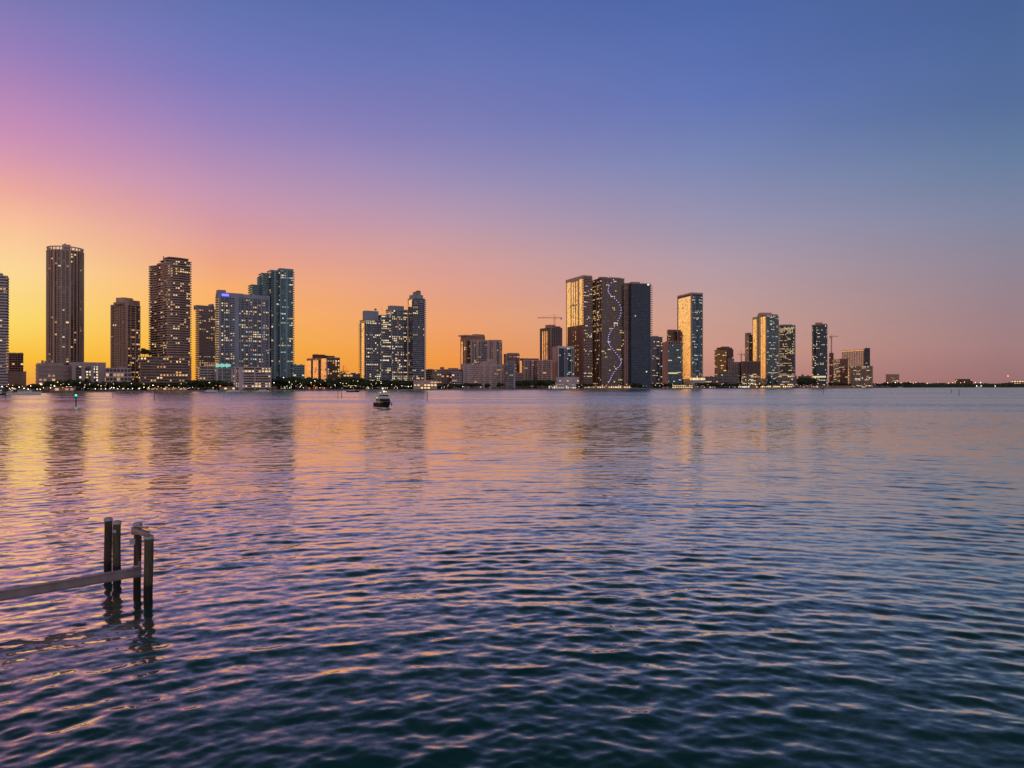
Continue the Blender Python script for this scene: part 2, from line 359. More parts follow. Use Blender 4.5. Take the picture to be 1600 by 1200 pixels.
# ---------------------------------------------------------------- buildings
class Bld:
    """a building laid out from its near corner: x runs along the street front, y back along the left flank"""
    def __init__(s, name, label, cat, xl, xc, xr, D, yaw, depth=26, group=None, seed=None):
        s.D = D; s.C = (gx(xc, D), D); s.th = R(yaw)-math.atan2(s.C[0], s.C[1])
        s.e1 = (math.cos(s.th), math.sin(s.th)); s.e2 = (-math.sin(s.th), math.cos(s.th))
        s.rng = random.Random(seed if seed is not None else int(xc*7+D))
        s.w = s.lx(xr, 0); s.d = s.ly(xl, 0) if xl is not None and xl < xc else depth
        s.o = empty(name, label, cat, (s.C[0], s.C[1], GZ), s.th, group)
        s.wins = []
    def lx(s, px, ly):       # local x on the line y=ly seen at photo column px
        k = (px-800)/F; ax = s.C[0]+ly*s.e2[0]; ay = s.C[1]+ly*s.e2[1]
        return (k*ay-ax)/(s.e1[0]-k*s.e1[1])
    def ly(s, px, lx):
        k = (px-800)/F; ax = s.C[0]+lx*s.e1[0]; ay = s.C[1]+lx*s.e1[1]
        return (k*ay-ax)/(s.e2[0]-k*s.e2[1])
    def wy(s, lx, ly): return s.C[1]+lx*s.e1[1]+ly*s.e2[1]
    def z(s, py, lx=0, ly=0): return gz(py, s.wy(lx, ly))-GZ
    def part(s, name, mb, mats, **k): return mb.build(name, mats, s.o, **k)
    def box(s, name, x0, y0, z0, x1, y1, z1, mat):
        mb = MB(); mb.box(x0,y0,z0,x1,y1,z1); return s.part(name, mb, M[mat])
    def roof(s, px0, px1, py, y0=4, y1=16, mat='grey', name='roof_box', z0=None):
        """a box on the roof, from photo columns and its top row"""
        a = s.lx(px0, y0); b = s.lx(px1, y0); zt = s.z(py, (a+b)/2, y0)
        return s.box(name, a, y0, s.top-.02 if z0 is None else z0, b, y1, zt, mat)
    def vol(s, pts, z0, z1, wall='navy', slab='pale', fh=3.2, over=.25, st=.45, rail=0, railm=None, pier=None, pierw=.7, pierd=.45, pm=None,
            bay=3.4, lit=.14, dark=False, cap=1.2, spans=None, faces=None, wh=.64, ww=.78, nm='wall', litm=None, kind='floor_slab', proud=.35):
        """pts: footprint (anticlockwise). pier: {edge: [fractions]} or number of bays between piers. spans: {edge: [(f0,f1,depth)]} balconies"""
        if not isinstance(pts[0], (tuple, list)):
            x0,y0,x1,y1 = pts; pts = [(x0,y0),(x1,y0),(x1,y1),(x0,y1)]
        k = len(pts); s.top = z1
        mb = MB(); mb.prism(pts, z0-.3 if z0 > 1 else z0, z1); s.part('wall' if nm == 'wall' else nm, mb, M[wall])
        E = []
        for i in range(k):
            a = pts[i]; b = pts[(i+1)%k]; Lg = math.hypot(b[0]-a[0], b[1]-a[1]); u = ((b[0]-a[0])/Lg, (b[1]-a[1])/Lg); nn = (u[1], -u[0])
            m = ((a[0]+b[0])/2, (a[1]+b[1])/2)
            W = (s.C[0]+m[0]*s.e1[0]+m[1]*s.e2[0], s.C[1]+m[0]*s.e1[1]+m[1]*s.e2[1]); wn = (nn[0]*s.e1[0]+nn[1]*s.e2[0], nn[0]*s.e1[1]+nn[1]*s.e2[1])
            E.append((a, b, Lg, u, nn, wn[0]*W[0]+wn[1]*W[1] < 0))
        def off(dd):
            r = []
            for i in range(k):
                n0 = E[i-1][4]; n1 = E[i][4]; q = 1+n0[0]*n1[0]+n0[1]*n1[1]; r.append((pts[i][0]+(n0[0]+n1[0])*dd/q, pts[i][1]+(n0[1]+n1[1])*dd/q))
            return r
        nf = max(1, round((z1-z0)/fh)); fh = (z1-z0)/nf
        sm = MB(); have = False
        if over > 0 and not dark:
            have = True; sm.ring(off(-.1), off(over), -st/2, st/2, 0)
            if rail: sm.ring(off(over-.09), off(over-.02), st/2, st/2+rail, 1)
        for ei, sps in (spans or {}).items():
            a, b, Lg, u, nn, vis = E[ei]
            for f0, f1, dp in sps:
                have = True; c = (a[0]+u[0]*Lg*(f0+f1)/2+nn[0]*(dp/2+over*.5), a[1]+u[1]*Lg*(f0+f1)/2+nn[1]*(dp/2+over*.5)); hx = Lg*(f1-f0)/2
                sm.obox(c, u, hx, dp/2-over*.5+.03, -st/2+.01, st/2-.01, 0)
                c2 = (c[0]+nn[0]*(dp/2-.05-over*.5+.03), c[1]+nn[1]*(dp/2-.05-over*.5+.03)); sm.obox(c2, u, hx, .05, st/2, st/2+1.0, 1)
        if have:
            me = sm.mesh(kind, [M[slab], M[railm or slab]])
            for f in range(1, nf): inst(kind, me, s.o, (0, 0, z0+f*fh))
        if cap:
            mb = MB(); mb.ring(off(-.6), off(max(over,.12)+.06), z1-cap*.35, z1+cap*.65); s.part('parapet', mb, M[pm or slab])
        if pier:
            for ei in range(k):
                a, b, Lg, u, nn, vis = E[ei]
                if not vis and k < 8: continue
                fr = pier.get(ei, []) if isinstance(pier, dict) else [j/max(1, round(Lg/(bay*pier))) for j in range(0, max(1, round(Lg/(bay*pier)))+ (0 if k > 6 else 1))]
                for fq in fr:
                    f, pw = fq if isinstance(fq, tuple) else (fq, pierw)
                    d0 = max(over, 0)+pierd
                    q = min(max(f*Lg, pw/2), Lg-pw/2) if k <= 6 else f*Lg
                    c = (a[0]+u[0]*q+nn[0]*(d0/2-.05), a[1]+u[1]*q+nn[1]*(d0/2-.05))
                    mb = MB(); mb.obox(c, u, pw/2, d0/2+.05, z0-.01*ei, z1+cap*.5+.01*ei); s.part('pier', mb, M[pm or slab])
        for ei, (a, b, Lg, u, nn, vis) in enumerate(E):
            if not vis or (faces is not None and ei not in faces): continue
            lp = lit[ei] if isinstance(lit, dict) and ei in lit else (lit.get('*', 0) if isinstance(lit, dict) else lit)
            nb = max(1, round(Lg/bay)); bw = Lg/nb; rz = math.atan2(u[1], u[0])
            for f in range(nf):
                on = False; run = 0; boost = s.rng.choice([.1,.25,.5,.9,1.4,2.8])
                for c in range(nb):
                    if run <= 0: on = s.rng.random() < lp*boost; run = s.rng.choice([1,1,2,2,3]); cm = s.rng.choice(litm or LIT)
                    run -= 1
                    L_ = on and s.rng.random() < .85
                    if not (L_ or dark): continue
                    q = (c+.5)*bw; zz = z0+(f+.5)*fh+.1
                    sz = (bw*ww*(s.rng.uniform(.55,1) if L_ and not dark else 1), .1, fh*wh*(s.rng.uniform(.6,1) if L_ and not dark else 1))
                    s.wins.append((L_, s.rng.random(), (a[0]+u[0]*q+nn[0]*.05, a[1]+u[1]*q+nn[1]*.05, zz), rz, sz, cm if L_ else 'blackg'))
        return E
    def done(s, cap=100):
        if s.top > 75 and s.w > 12:
            for i in range(3):
                x_ = s.w*s.rng.uniform(.12,.8); y_ = s.rng.uniform(5, 12); q = s.rng.uniform(1.5, 3.5)
                s.box('roof_unit', x_, y_, s.top-.4, x_+q, y_+q, s.top+s.rng.uniform(1.4, 2.6), 'grey')
            if s.rng.random() < .6:
                x_ = s.w*s.rng.uniform(.3,.7); mb = MB(); mb.bar((x_,8,s.top-.5),(x_,8,s.top+s.rng.uniform(5,8)),.22,k=5,r2=.1); s.part('antenna', mb, M['metal'])
        s.wins.sort(key=lambda q: (not q[0], q[1]))
        for i, (L_, _, loc, rz, sz, cm) in enumerate(s.wins[:cap]): inst('window', WM[cm], s.o, loc, rz, sz)
        rest = s.wins[cap:]
        if rest:
            mats = sorted({q[5] for q in rest}); mb = MB()
            for _, _, loc, rz, sz, cm in rest: mb.obox(loc[:2], (math.cos(rz), math.sin(rz)), sz[0]/2, sz[1]/2, loc[2]-sz[2]/2, loc[2]+sz[2]/2, mats.index(cm))
            tag(s.part('windows', mb, [M[q] for q in mats]), kind='stuff')
        return s.o
def quick(name, label, xl, xc, xr, py, D, yaw, cat='building', roofs=(), group=None, depth=26, **k):
    b = Bld(name, label, cat, xl, xc, xr, D, yaw, depth, group); b.vol((0,0,b.w,b.d), 0, b.z(py), **k)
    for r in roofs: b.roof(*r)
    b.done(); return b

# --- far left
b = Bld('apartment_tower', 'balconied tower cut off by the left edge of the photo', 'tower', None, -40, 9.5, 850, -4, 30)
b.vol((0,0,b.w,b.d), 0, b.z(429), wall='navy', slab='pale', over=1.5, st=.5, rail=.95, pier={0:[(.25,1.6),(.5,1.2),(.72,1.6)]}, pierd=-.2, lit=.14, litm=['lit_a','lit_f','lit_b'])
b.roof(-30, 4, 426); b.done()
quick('office_block', 'small brown block with a serrated roof right of the edge tower', 11, 14, 36.5, 553, 1080, 20, wall='brown', slab='brown', dark=True, bay=3.6, lit=.12, roofs=[(14,19,551),(21,25,551),(28,31,551.3),(33,36,551)])
quick('parking_garage', 'low blank brown building under the serrated block', None, -5, 41, 581, 900, 2, wall='brown', slab='brown', bay=5, lit=.03, over=.1, fh=4, roofs=[(-5,16,578)])

# --- round tower
b = Bld('round_tower', 'tall rounded tower with pale vertical ribs and a hollow crown', 'tower', None, 74, 130, 1040, 0)
w_ = b.w; cx_, cy_ = w_/2, 20
pts = [(cx_+math.cos(2*math.pi*i/28)*w_/2, cy_+math.sin(2*math.pi*i/28)*21) for i in range(28)]
zt = b.z(391, cx_, 0)
b.vol(pts, 0, zt, wall='bronze', slab='tan', fh=3.3, over=.9, st=.5, rail=0, lit=.10, bay=4.8, cap=.8, wh=.6, ww=.75)
for i in range(28):
    a = 2*math.pi*i/28
    if math.sin(a) < .25:
        pw = [1.2, .7, 2.6, .7][i % 4]
        mb = MB(); mb.obox((cx_+math.cos(a)*(w_/2+.9), cy_+math.sin(a)*21.9), (math.sin(a), -math.cos(a)), pw/2, .8, 0, zt+1); b.part('rib', mb, M['tan'])
mb = MB(); ro = [(cx_+(p[0]-cx_)*1.06, cy_+(p[1]-cy_)*1.06) for p in pts]; ri = [(cx_+(p[0]-cx_)*.98, cy_+(p[1]-cy_)*.98) for p in pts]
mb.ring(ri, ro, zt-.4, zt+.8); mb.ring(ri, ro, zt+4.2, zt+5.6); b.part('crown_ring', mb, M['pale'])
for i in range(28):
    a = 2*math.pi*(i+.5)/28
    mb = MB(); mb.obox((cx_+math.cos(a)*w_/2*1.015, cy_+math.sin(a)*21*1.015), (math.sin(a), -math.cos(a)), .45, .5, zt+.75, zt+4.25); b.part('crown_post', mb, M['tan'])
b.top = zt; b.roof(97, 110, 382, 6, 22, 'tan'); b.roof(100, 103, 380.5, 8, 12, 'metal'); b.done()
b = Bld('podium_building', 'wide pale podium of stacked decks at the foot of the rounded tower', 'building', 56, 60, 126, 985, 22)
b.vol((0,0,b.w,b.d), 0, b.z(571), wall='tan', slab='pale', over=.3, fh=5.2, st=2.6, bay=5, lit=.22, litm=['lit_a','lit_f','lit_b'], cap=2)
b.roof(66, 100, 567.5, 3, 20, 'pale'); b.roof(66.5, 68.5, 563, 5, 9, 'tan'); b.roof(71.5, 73, 564, 5, 9, 'tan'); b.done()
b = Bld('podium_building', 'pale grey block with three dark lit bays right of the rounded tower', 'building', None, 112, 165, 1000, 3)
b.vol((0,0,b.w,b.d), 0, b.z(570), wall='blackg', slab='pale', over=.2, fh=3.6, st=.5, bay=4, lit={0:.3}, pier={0:[(.03,4.5),(.33,4),(.6,4),(.94,9)]}, pierd=.6, cap=5.5, litm=['lit_b','lit_d','lit_a']); b.done()
quick('podium_building', 'pale two-storey block under the golden-edged tower on the left', None, 165, 205, 575.5, 960, 2, wall='pale', slab='pale', dark=True, bay=4.2, fh=6, lit=.25, roofs=[(188,198,573)])

# --- tower 4
b = Bld('apartment_tower', 'brown tower with comb-like balconies on its left edge and dark glass right side', 'tower', 173, 196.5, 219, 1000, 42)
H = b.z(476); b.vol((0,0,b.w,b.d), 0, H, wall='bronze', slab='brown', over=.12, st=1.1, fh=3.1, bay=3.2, lit={3:.012,0:.25}, spans={3:[(.80,1.0,2.2),(.1,.16,1.2)]},
   pier={3:[(.02,1.4),(.3,.8),(.45,.8),(.6,.8),(.78,.8)], 0:[(.03,1.6),(.34,.7),(.66,1.3),(.97,1.2)]}, pm='tan')
b.box('lift_core', -.2, -.9, 0, 2.6, .8, H+3, 'tan')
b.roof(187, 197, 472.5, 3, 14, 'brown'); b.roof(193.5, 208, 465.5, 6, 20, 'tan'); b.roof(208, 218.5, 470, 1, 18, 'brown'); b.done()
# --- tower 5, wavy
b = Bld('curved_tower', 'tall dark tower with wavy balcony wing and rounded top above a banded podium', 'tower', None, 262, 297, 1010, 24)
w_ = b.w; d_ = 48
front = [(0,0),(w_*.2,-1.6),(w_*.5,-2.4),(w_*.8,-1.6),(w_,0),(w_,20)]
H = b.z(406)
b.vol(front+[(0,20)], 0, H, wall='blackg', slab='tan', over=1.5, st=.6, rail=.8, railm='brown', fh=3.15, bay=3.6, lit=.2, litm=['lit_b','lit_c','lit_a','lit_b'])
xx = [(w_*.08,1),(w_*.25,-.6),(w_*.5,-1.2),(w_*.78,-.6),(w_*.92,1),(w_*.92,16),(w_*.08,16)]; b.vol(xx, H, b.z(401.5), wall='dark', slab='brown', over=.8, fh=3, lit=0)
dl = b.ly(234.5, 0)
left = [(-.2,20),(-.2,dl)]
wing = [(2,dl-.3)]
for j in range(13):
    yy = dl*(1-j/12.0)+.3; wing.append((-1.6*math.sin(j/12*math.pi*4)-.4, max(yy-.35,.25)))
wing = [(12,.3),(12,dl)]+wing[::1]
b.vol(wing, 0, b.z(411), wall='blackg', slab='tan', over=1.5, st=.55, rail=.7, railm='tan', fh=3.15, bay=3.6, lit=.13, litm=['lit_a','lit_f','lit_b'])
b.box('lift_core', 3, 22, 0, 11, 40, b.z(406.5), 'brown'); b.roof(255, 256, 400, 6, 7, 'metal', z0=b.z(407))
b.done()
b = Bld('podium_building', 'broad dark podium with long horizontal bands below the wavy tower', 'building', None, 219, 298.5, 965, 6, 24)
b.vol((0,0,b.w,b.d), 0, b.z(558), wall='blackg', slab='brown', over=.5, st=1.3, fh=3.4, bay=3.6, lit=.22, cap=1.0, pier={0:[(.01,.6),(.28,.5),(.98,1.4)]}); b.done()
# --- tower 6
quick('apartment_tower', 'slim brown tower with evenly stacked bands left of the broad blue-grey slab', 306.5, 311, 336, 483, 1160, 25, wall='bronze', slab='tan', over=1.1, st=.5, rail=.9, railm='brown', fh=3.2, bay=3.4, lit={0:.3,3:.1}, litm=['lit_a','lit_f','lit_a','lit_c'], roofs=[(308,335,477.5),(331,334,475)])
# --- slab 7
b = Bld('apartment_slab', 'broad blue-grey slab tower with a glowing blue roof light', 'tower', 337.5, 342, 421, 1040, 14)
H = b.z(461); b.vol((0,0,b.w,b.d), 0, H, wall='navy', slab='blue', over=.35, st=.8, fh=3.1, bay=2.9, lit={0:.27,3:.12}, litm=['lit_b','lit_c','lit_c','lit_e','lit_a','lit_b','lit_f'],
   pier={0:[(.01,2.4),(.10,.8),(.2,.8),(.34,6.2),(.42,.8),(.5,.8),(.58,1.0),(.66,.8),(.75,.8),(.84,1.6),(.92,.8),(.99,1.6)]}, spans={0:[(.22,.30,1.4),(.60,.65,1.4),(.86,.91,1.4)],3:[(.1,.9,1.5)]}, cap=5)
b.roof(341, 353, 453, 3, 14, 'blue'); b.roof(352, 380, 458, 2, 18, 'blue'); b.roof(380, 418, 461.5, 2, 18, 'blue')
x_ = b.lx(352, -1); mb = MB(); mb.box(x_-4.5,-1.3,H-1,x_+4.5,-.9,H+2.0); b.part('roof_light', mb, M['lamp_b']); b.done()
b = Bld('parking_garage', 'pale podium with dark slots left of the lit green canopy', 'parking garage', None, 311, 338, 1000, 4, 20)
b.vol((0,0,b.w,b.d), 0, b.z(573), wall='blackg', slab='pale', over=.2, st=1.5, fh=3.3, bay=4, lit=.06, pier={0:[(.02,1.2),(.5,.8),(.98,2.5)]}); b.done()
b = Bld('entrance_pavilion', 'glazed entrance block topped by a glowing teal canopy', 'building', None, 337.5, 365, 985, 4, 14)
b.vol((0,0,b.w,b.d), 0, b.z(576), wall='tealg', slab='pale', over=.2, st=.5, fh=4.5, bay=4, lit=.25, litm=['lit_f','lit_c'], pier={0:[(.02,2.2),(.35,1),(.98,3)]})
for i in range(9):
    x_ = b.lx(338.5+i*2.6, -.6); inst('canopy_light', WM['lamp_t'], b.o, (x_, -.9, b.z(571, x_)), 0, (1.9,.3,b.z(567.5)-b.z(574)-(i%3)*1.2))
b.box('canopy', -.6, -1.4, b.z(575), b.w+.6, 3, b.z(574), 'teal'); b.done()
b = Bld('parking_garage', 'white-framed parking deck with open slots below the blue-grey slab', 'parking garage', None, 366, 424, 985, 5, 20)
b.vol((0,0,b.w,b.d), 0, b.z(574), wall='blackg', slab='pale', over=.3, st=1.3, fh=3.1, bay=4, lit=.3, litm=['lit_b','lit_a','lit_c'], pier={0:[(.02,2.5),(.17,5),(.24,.8),(.55,1),(.97,.8)]}, pierd=.2)
b.done()
# --- tower 8
b = Bld('apartment_tower', 'teal glass tower stepping up from left to right beside the blue-grey slab', 'tower', 434, 437, 458, 1085, 16)
H = b.z(421); b.vol((0,0,b.w,b.d), 0, H, wall='tealg', slab='teal', over=.3, st=.5, fh=3.2, bay=3, lit={0:.24,3:.1}, litm=['lit_c','lit_e','lit_d','lit_b','lit_f'],
  pier={0:[(.03,1.6),(.28,.6),(.5,3.2),(.72,.6),(.97,.7)]}, spans={0:[(.86,1.08,1.3),(.0,.05,1.4)]}, cap=3)
e = b.ly(422.5, 0); b.vol((b.lx(423,4),3,-.4,22), 0, b.z(423.5,-6,4), wall='navy', slab='teal', over=.25, st=.5, lit=.1, pier={0:[(.5,2.6)]}, cap=2, nm='wing_wall')
b.vol((b.lx(410,12),12,b.lx(423.5,12),30), 0, b.z(427,-20,12), wall='tealg', slab='teal', over=.9, st=.5, rail=.8, lit=.12, cap=1, nm='wing_wall')
b.vol((b.lx(394,20),20,b.lx(410,20),38), 0, b.z(445,-35,20), wall='tealg', slab='teal', over=1.2, st=.5, rail=.8, lit=.12, cap=1, nm='wing_wall')
b.top = b.z(445,-35,20); b.roof(405, 410, 432, 22, 34, 'teal'); b.done()
quick('office_block', 'low teal-grey block right of the stepped teal tower', None, 458.5, 476, 571, 1090, 4, wall='teal', slab='teal', dark=True, bay=3.4, lit=.25, litm=['lit_d','lit_c'], roofs=[(460,463,568.5),(470,472.5,569)])
# --- golden block 9
b = Bld('apartment_block', 'squat orange-glowing block with three recessed bays among the trees', 'building', 479.5, 511, 531, 1190, 25)
H = b.z(559); b.vol((0,0,b.w,b.d), 0, H, wall='brick', slab='tan', dark=True, fh=3.3, bay=4, lit={0:.28,3:.02}, ww=.5)
for f0, f1 in ((.0,.22),(.36,.62),(.72,.95)):
    b.box('bay', -2.2, b.d*f0, 0, -.02, b.d*f1, H-3 if f0 else H-1, 'mirror')
for f0, f1 in ((.24,.34),(.64,.70)):
    mb = MB()
    for q in range(11): mb.box(-1.6, b.d*f0, 3+q*3.6, -.03, b.d*f1, 4.4+q*3.6)
    b.part('balconies', mb, M['pink'])
b.roof(500, 508, 554, 8, 20, 'brick'); b.roof(512, 523, 556, 3, 12, 'brick'); b.box('penthouse', 2, b.d*.35, H-.02, 14, b.d*.65, H+4.5, 'brick'); b.box('lift_house', 2, b.d*.66, H-.03, 9, b.d*.78, H+7, 'brick'); b.done()
quick('garage_building', 'long low grey building between the orange block and the blue tower group', None, 531.5, 566, 585, 1260, 0, wall='grey', slab='grey', dark=True, bay=5, fh=4, lit=.08, roofs=[(534,541,583),(548,556,582.5),(559,564,583.5)])
# --- cluster 10
b = Bld('apartment_tower', 'blue-grey twin-roofed tower slab with a glowing golden left flank', 'tower', 562.5, 571.5, 637, 1200, 21, seed=5)
H = b.z(500)
kw = dict(wall='navy', slab='blue', st=.75, fh=3.1, bay=3.1, litm=['lit_b','lit_c','lit_a','lit_b','lit_c','lit_f','lit_d'])
xa = b.lx(594, 0)
b.vol((0,0,xa,b.d), 0, H, over=.6, lit={0:.25,3:.0}, pier={0:[(.01,.8),(.38,.7),(.98,.9)]}, cap=1.5, **kw)
b.box('mirror_bay', -1.3, b.d*.10, 6, -.62, b.d*.62, H-4, 'mirror')
me = MB(); me.box(-2.4, b.d*.64, -.3, -.02, b.d*1.03, .3); me.box(-2.4, -.5, -.3, -.03, b.d*.09, .3); me = me.mesh('balcony', [M['brown']])
for q in range(int(H/3.1)-1): inst('balcony', me, b.o, (0,0,(q+1)*3.1))
xb = b.lx(611, -3)
b.vol((xa+.05,-3,xb,b.d-6), 0, b.z(493,xa), over=.6, lit=.38, cap=1.5, nm='wing_wall', pier={0:[(.02,.9),(.98,.6)]}, **kw)
xc_ = b.lx(637, -5)
b.vol((xb+.05,-5,xc_,b.d-8), 0, b.z(484.5,xb), over=.6, lit=.34, cap=2, nm='wing_wall', pier={0:[(.02,.6),(.35,.8),(.7,.8),(.97,1)]}, **kw)
b.box('roof_screen', b.lx(570.5,3), 3, H-.3, b.lx(591.5,3), 14, b.z(485.5,8,3), 'blue'); b.box('roof_screen', b.lx(610.5,0), 0, b.z(486,xb), b.lx(631,0), 12, b.z(477.5,xb+5), 'grey')
b.done()
b = Bld('apartment_tower', 'slender blue-grey tower with a stepped chimney-like top, tallest of its group', 'tower', 637.5, 645, 663.5, 1215, 24, seed=8)
kw['lit'] = {0:.09,3:.05}
H = b.z(466); b.vol((0,0,b.w,b.d), 0, H, over=.7, pier={0:[(.97,1.0)]}, spans={0:[(.9,1.1,1.2)]}, cap=1, **kw)
b.box('mirror_bay', -.95, 1.5, b.z(492), -.72, b.d*.72, H-2, 'mirror')
b.box('roof_tier', 1, 1, H-.05, b.lx(661,1), 16, b.z(460), 'blue'); b.box('roof_tier', b.lx(649,2), 2, H-.1, b.lx(657.5,2), 12, b.z(455), 'brown'); b.box('roof_tier', b.lx(652,3), 3, H-.15, b.lx(657,3), 8, b.z(453), 'brick'); b.done()
b = Bld('entrance_pavilion', 'cream flat-roofed pavilion glowing at the foot of the slender blue-grey tower', 'building', None, 646, 683, 1175, 0, 14)
b.vol((0,0,b.w,b.d), 0, b.z(595.5), wall='tan', slab='pale', over=.5, st=.6, fh=4.2, bay=5, lit={0:.75}, litm=['lit_c','lit_a','lit_b'], cap=1.6, wh=.6, ww=.8); b.done()
quick('apartment_block', 'low brown block with a row of dark balconies right of the blue tower group', None, 665, 690, 578, 1330, -3, wall='bronze', slab='tan', over=.5, st=.9, fh=3.2, bay=4, lit=.1, roofs=[(668,676,576.5)])
quick('apartment_block', 'pinkish low block with a stair tower left of the long pink slab', None, 690, 720, 577.5, 1345, 8, wall='pink', slab='tan', dark=True, fh=3.3, bay=4.4, lit=.12, roofs=[(689,694,573.5),(702,716,575)])
quick('apartment_block', 'small pale gabled-end block standing left of the long pink slab at the water', 703, 706, 722, 582, 1330, 25, wall='pale', slab='pale', dark=True, fh=3.2, bay=5, lit=.06)
# --- 11
b = Bld('apartment_tower', 'mid-rise tower with a dark roof canopy and a glowing orange left wall', 'tower', 719.5, 729, 765, 1440, 38)
H = b.z(531); b.vol((0,0,b.w,b.d), 0, H, wall='bronze', slab='tan', over=.3, st=.9, fh=3.2, bay=3.4, lit=.12, cap=2.2, pm='brown', pier={0:[(.02,1),(.2,3),(.32,1.2),(.55,1.2),(.62,2),(.95,1)],3:[(.1,1),(.5,1),(.9,1)]})
b.box('mirror_bay', -.9, b.d*.55, 20, -.4, b.d*.82, H-3, 'mirror'); b.box('roof_storey', 3, 4, H-.05, b.lx(758,4), 22, b.z(524,0), 'brown'); b.box('canopy', -1, 1, b.z(525,0), b.lx(752,1), 24, b.z(523,0), 'tan'); b.box('lift_house', b.lx(744,3), 3, b.z(524.5), b.lx(757,3), 16, b.z(521), 'brown')
b.done()
b = Bld('apartment_tower', 'mauve-grey tower with dark glass columns right of the roof canopy tower', 'tower', None, 735, 784.5, 1425, 4, 24)
b.vol((0,0,b.w,b.d), 0, b.z(532.5), wall='navy', slab='grey', over=.25, st=.9, fh=3.2, bay=3.2, lit=.13, cap=2, pm='tan', pier={0:[(.03,3),(.12,1.5),(.22,4),(.33,1.2),(.56,4.5),(.66,1),(.76,7),(.94,3)]})
b.roof(764, 783, 531, 3, 18, 'grey'); b.done()
# --- 12 long slab
b = Bld('apartment_slab', 'long low pink waterfront slab with eight rows of windows', 'apartment block', None, 723.5, 792, 1345, 9, 22)
H = b.z(570); b.vol((0,0,b.w,b.d), 0, H, wall='pink', slab='pale', over=.3, st=1.0, fh=3.6, bay=3.9, lit=.04, dark=False, cap=2.2, pier={0:[(.005,2.5),(.06,1),(.12,4),(.24,.6),(.3,.6),(.36,.6),(.42,.6),(.48,3),(.56,.6),(.62,4),(.76,.8),(.8,.8),(.86,3),(.93,.6),(.99,1)]}, spans={0:[(.135,.22,1.3),(.64,.74,1.3)]})
for f in range(12):
    for c in range(26):
        if (c*7+f*3) % 5 < 3: b.wins.append((False, b.rng.random(), (b.w*(c+.5)/26, -.06, 1.8+f*3.6 if f*3.6+3 < H else 1.8), 0, (1.9,.1,1.7), 'blackg'))
b.roof(752, 773, 564.5, 3, 14, 'pink'); b.roof(762, 770, 561, 4, 12, 'pale')
b.done()
b = Bld('apartment_slab', 'blue-grey end block with dark balconies right of the long pink slab', 'apartment block', None, 792.5, 805, 1335, 2, 20)
b.vol((0,0,b.w,b.d), 0, b.z(565), wall='navy', slab='blue', over=.9, st=.9, fh=3.5, bay=3.5, lit=.08, cap=1.5, pier={0:[(.9,3)]}); b.done()
quick('apartment_block', 'rose block with dark slotted windows rising behind the long pink slab', 787, 790, 812, 553.5, 1500, 24, wall='brick', slab='pink', over=.2, st=.7, fh=3.2, bay=3.2, lit=.14, roofs=[(796,811,551.5)], pier={0:[(.02,3),(.3,1),(.55,1),(.97,1)]})
quick('apartment_block', 'tiny pale block at the waterline between pink slab and dark trees', None, 805, 817, 583, 1420, 2, wall='pink', slab='pale', dark=True, bay=4, lit=.1)
# --- 13 tower under construction with crane
b = Bld('unfinished_tower', 'dark tower with vertical strips and a crane on its roof', 'tower', 843.5, 861, 878.5, 1580, 34)
H = b.z(512); b.vol((0,0,b.w,b.d), 0, H, wall='dark', slab='grey', over=.05, st=.5, fh=3.3, bay=3.4, lit=.0, cap=1, pm='brown', pier={3:[(.04,1.5),(.25,2.4),(.42,2.0),(.6,2.6),(.8,1.4),(.97,2)],0:[(.02,1.2),(.2,.7),(.4,.7),(.6,.7),(.8,.7),(.98,1)]})

for f0, f1 in ((.30,.38),(.48,.56),(.66,.76)): b.box('mirror_bay', -.75, b.d*f0, 8, -.16, b.d*f1, H-6, 'mirror')
b.roof(857.5, 868, 507.5, 5, 18, 'brown'); b.roof(868, 876, 510, 3, 16, 'dark'); b.done()
# --- 14
b = Bld('apartment_block', 'mauve low-rise with dark window bays between the dark crane tower and the trees', 'building', 815.5, 818, 840, 1480, 22)
b.vol((0,0,b.w,b.d), 0, b.z(563), wall='pink', slab='pale', dark=True, fh=3.4, bay=4, lit=.1, pier={0:[(.02,2),(.3,1),(.6,3),(.98,2)]}, cap=2); b.roof(816,842,560,8,20,'brick'); b.done()
b = Bld('apartment_block', 'rose low-rise with a grey right bay just left of the blue-windowed block', 'building', None, 840.5, 863, 1470, 2)
b.vol((0,0,b.w,b.d), 0, b.z(564), wall='pink', slab='pink', dark=True, fh=3.4, bay=4, lit=.1, pier={0:[(.02,2),(.3,3),(.6,1),(.97,3)]}, cap=2); b.roof(850,861,562,3,14,'grey'); b.done()
b = Bld('apartment_block', 'block with pink left wall, dark blue glass and white fins beside the stacked trio', 'building', 863.5, 872, 897, 1485, 30)
H = b.z(543); b.vol((0,0,b.w,b.d), 0, H, wall='deep', slab='navy', over=.05, st=.6, fh=3.3, bay=3.4, lit={0:.1,3:0}, cap=3, pm='white', pier={0:[(.01,1.4),(.42,1.1),(.55,.8),(.85,1.1),(.98,1)]}, litm=['lit_c','lit_d','lit_e'])
mb = MB(); mb.box(-.5,0,0,-.02,b.d,H+1.8); b.part('side_wall', mb, M['pink'])
for f in range(19):
    for c in range(3): b.wins.append((False,b.rng.random(),(-.55,b.d*(c+.5)/3,3+f*3.5),math.pi/2,(1.4,.1,1.5),'blackg'))
b.roof(872, 876, 540, 3, 10, 'pink'); b.roof(880, 895, 541, 3, 14, 'white'); b.done()
b = Bld('podium_building', 'pale podium behind the white-lit quay pavilion', 'building', None, 869, 905, 1466, 4, 12)
b.vol((0,0,b.w,b.d), 0, b.z(590), wall='pale', slab='pale', over=.2, st=.8, fh=4, bay=5, lit=.15, litm=['lit_c'], cap=1.5); b.done()
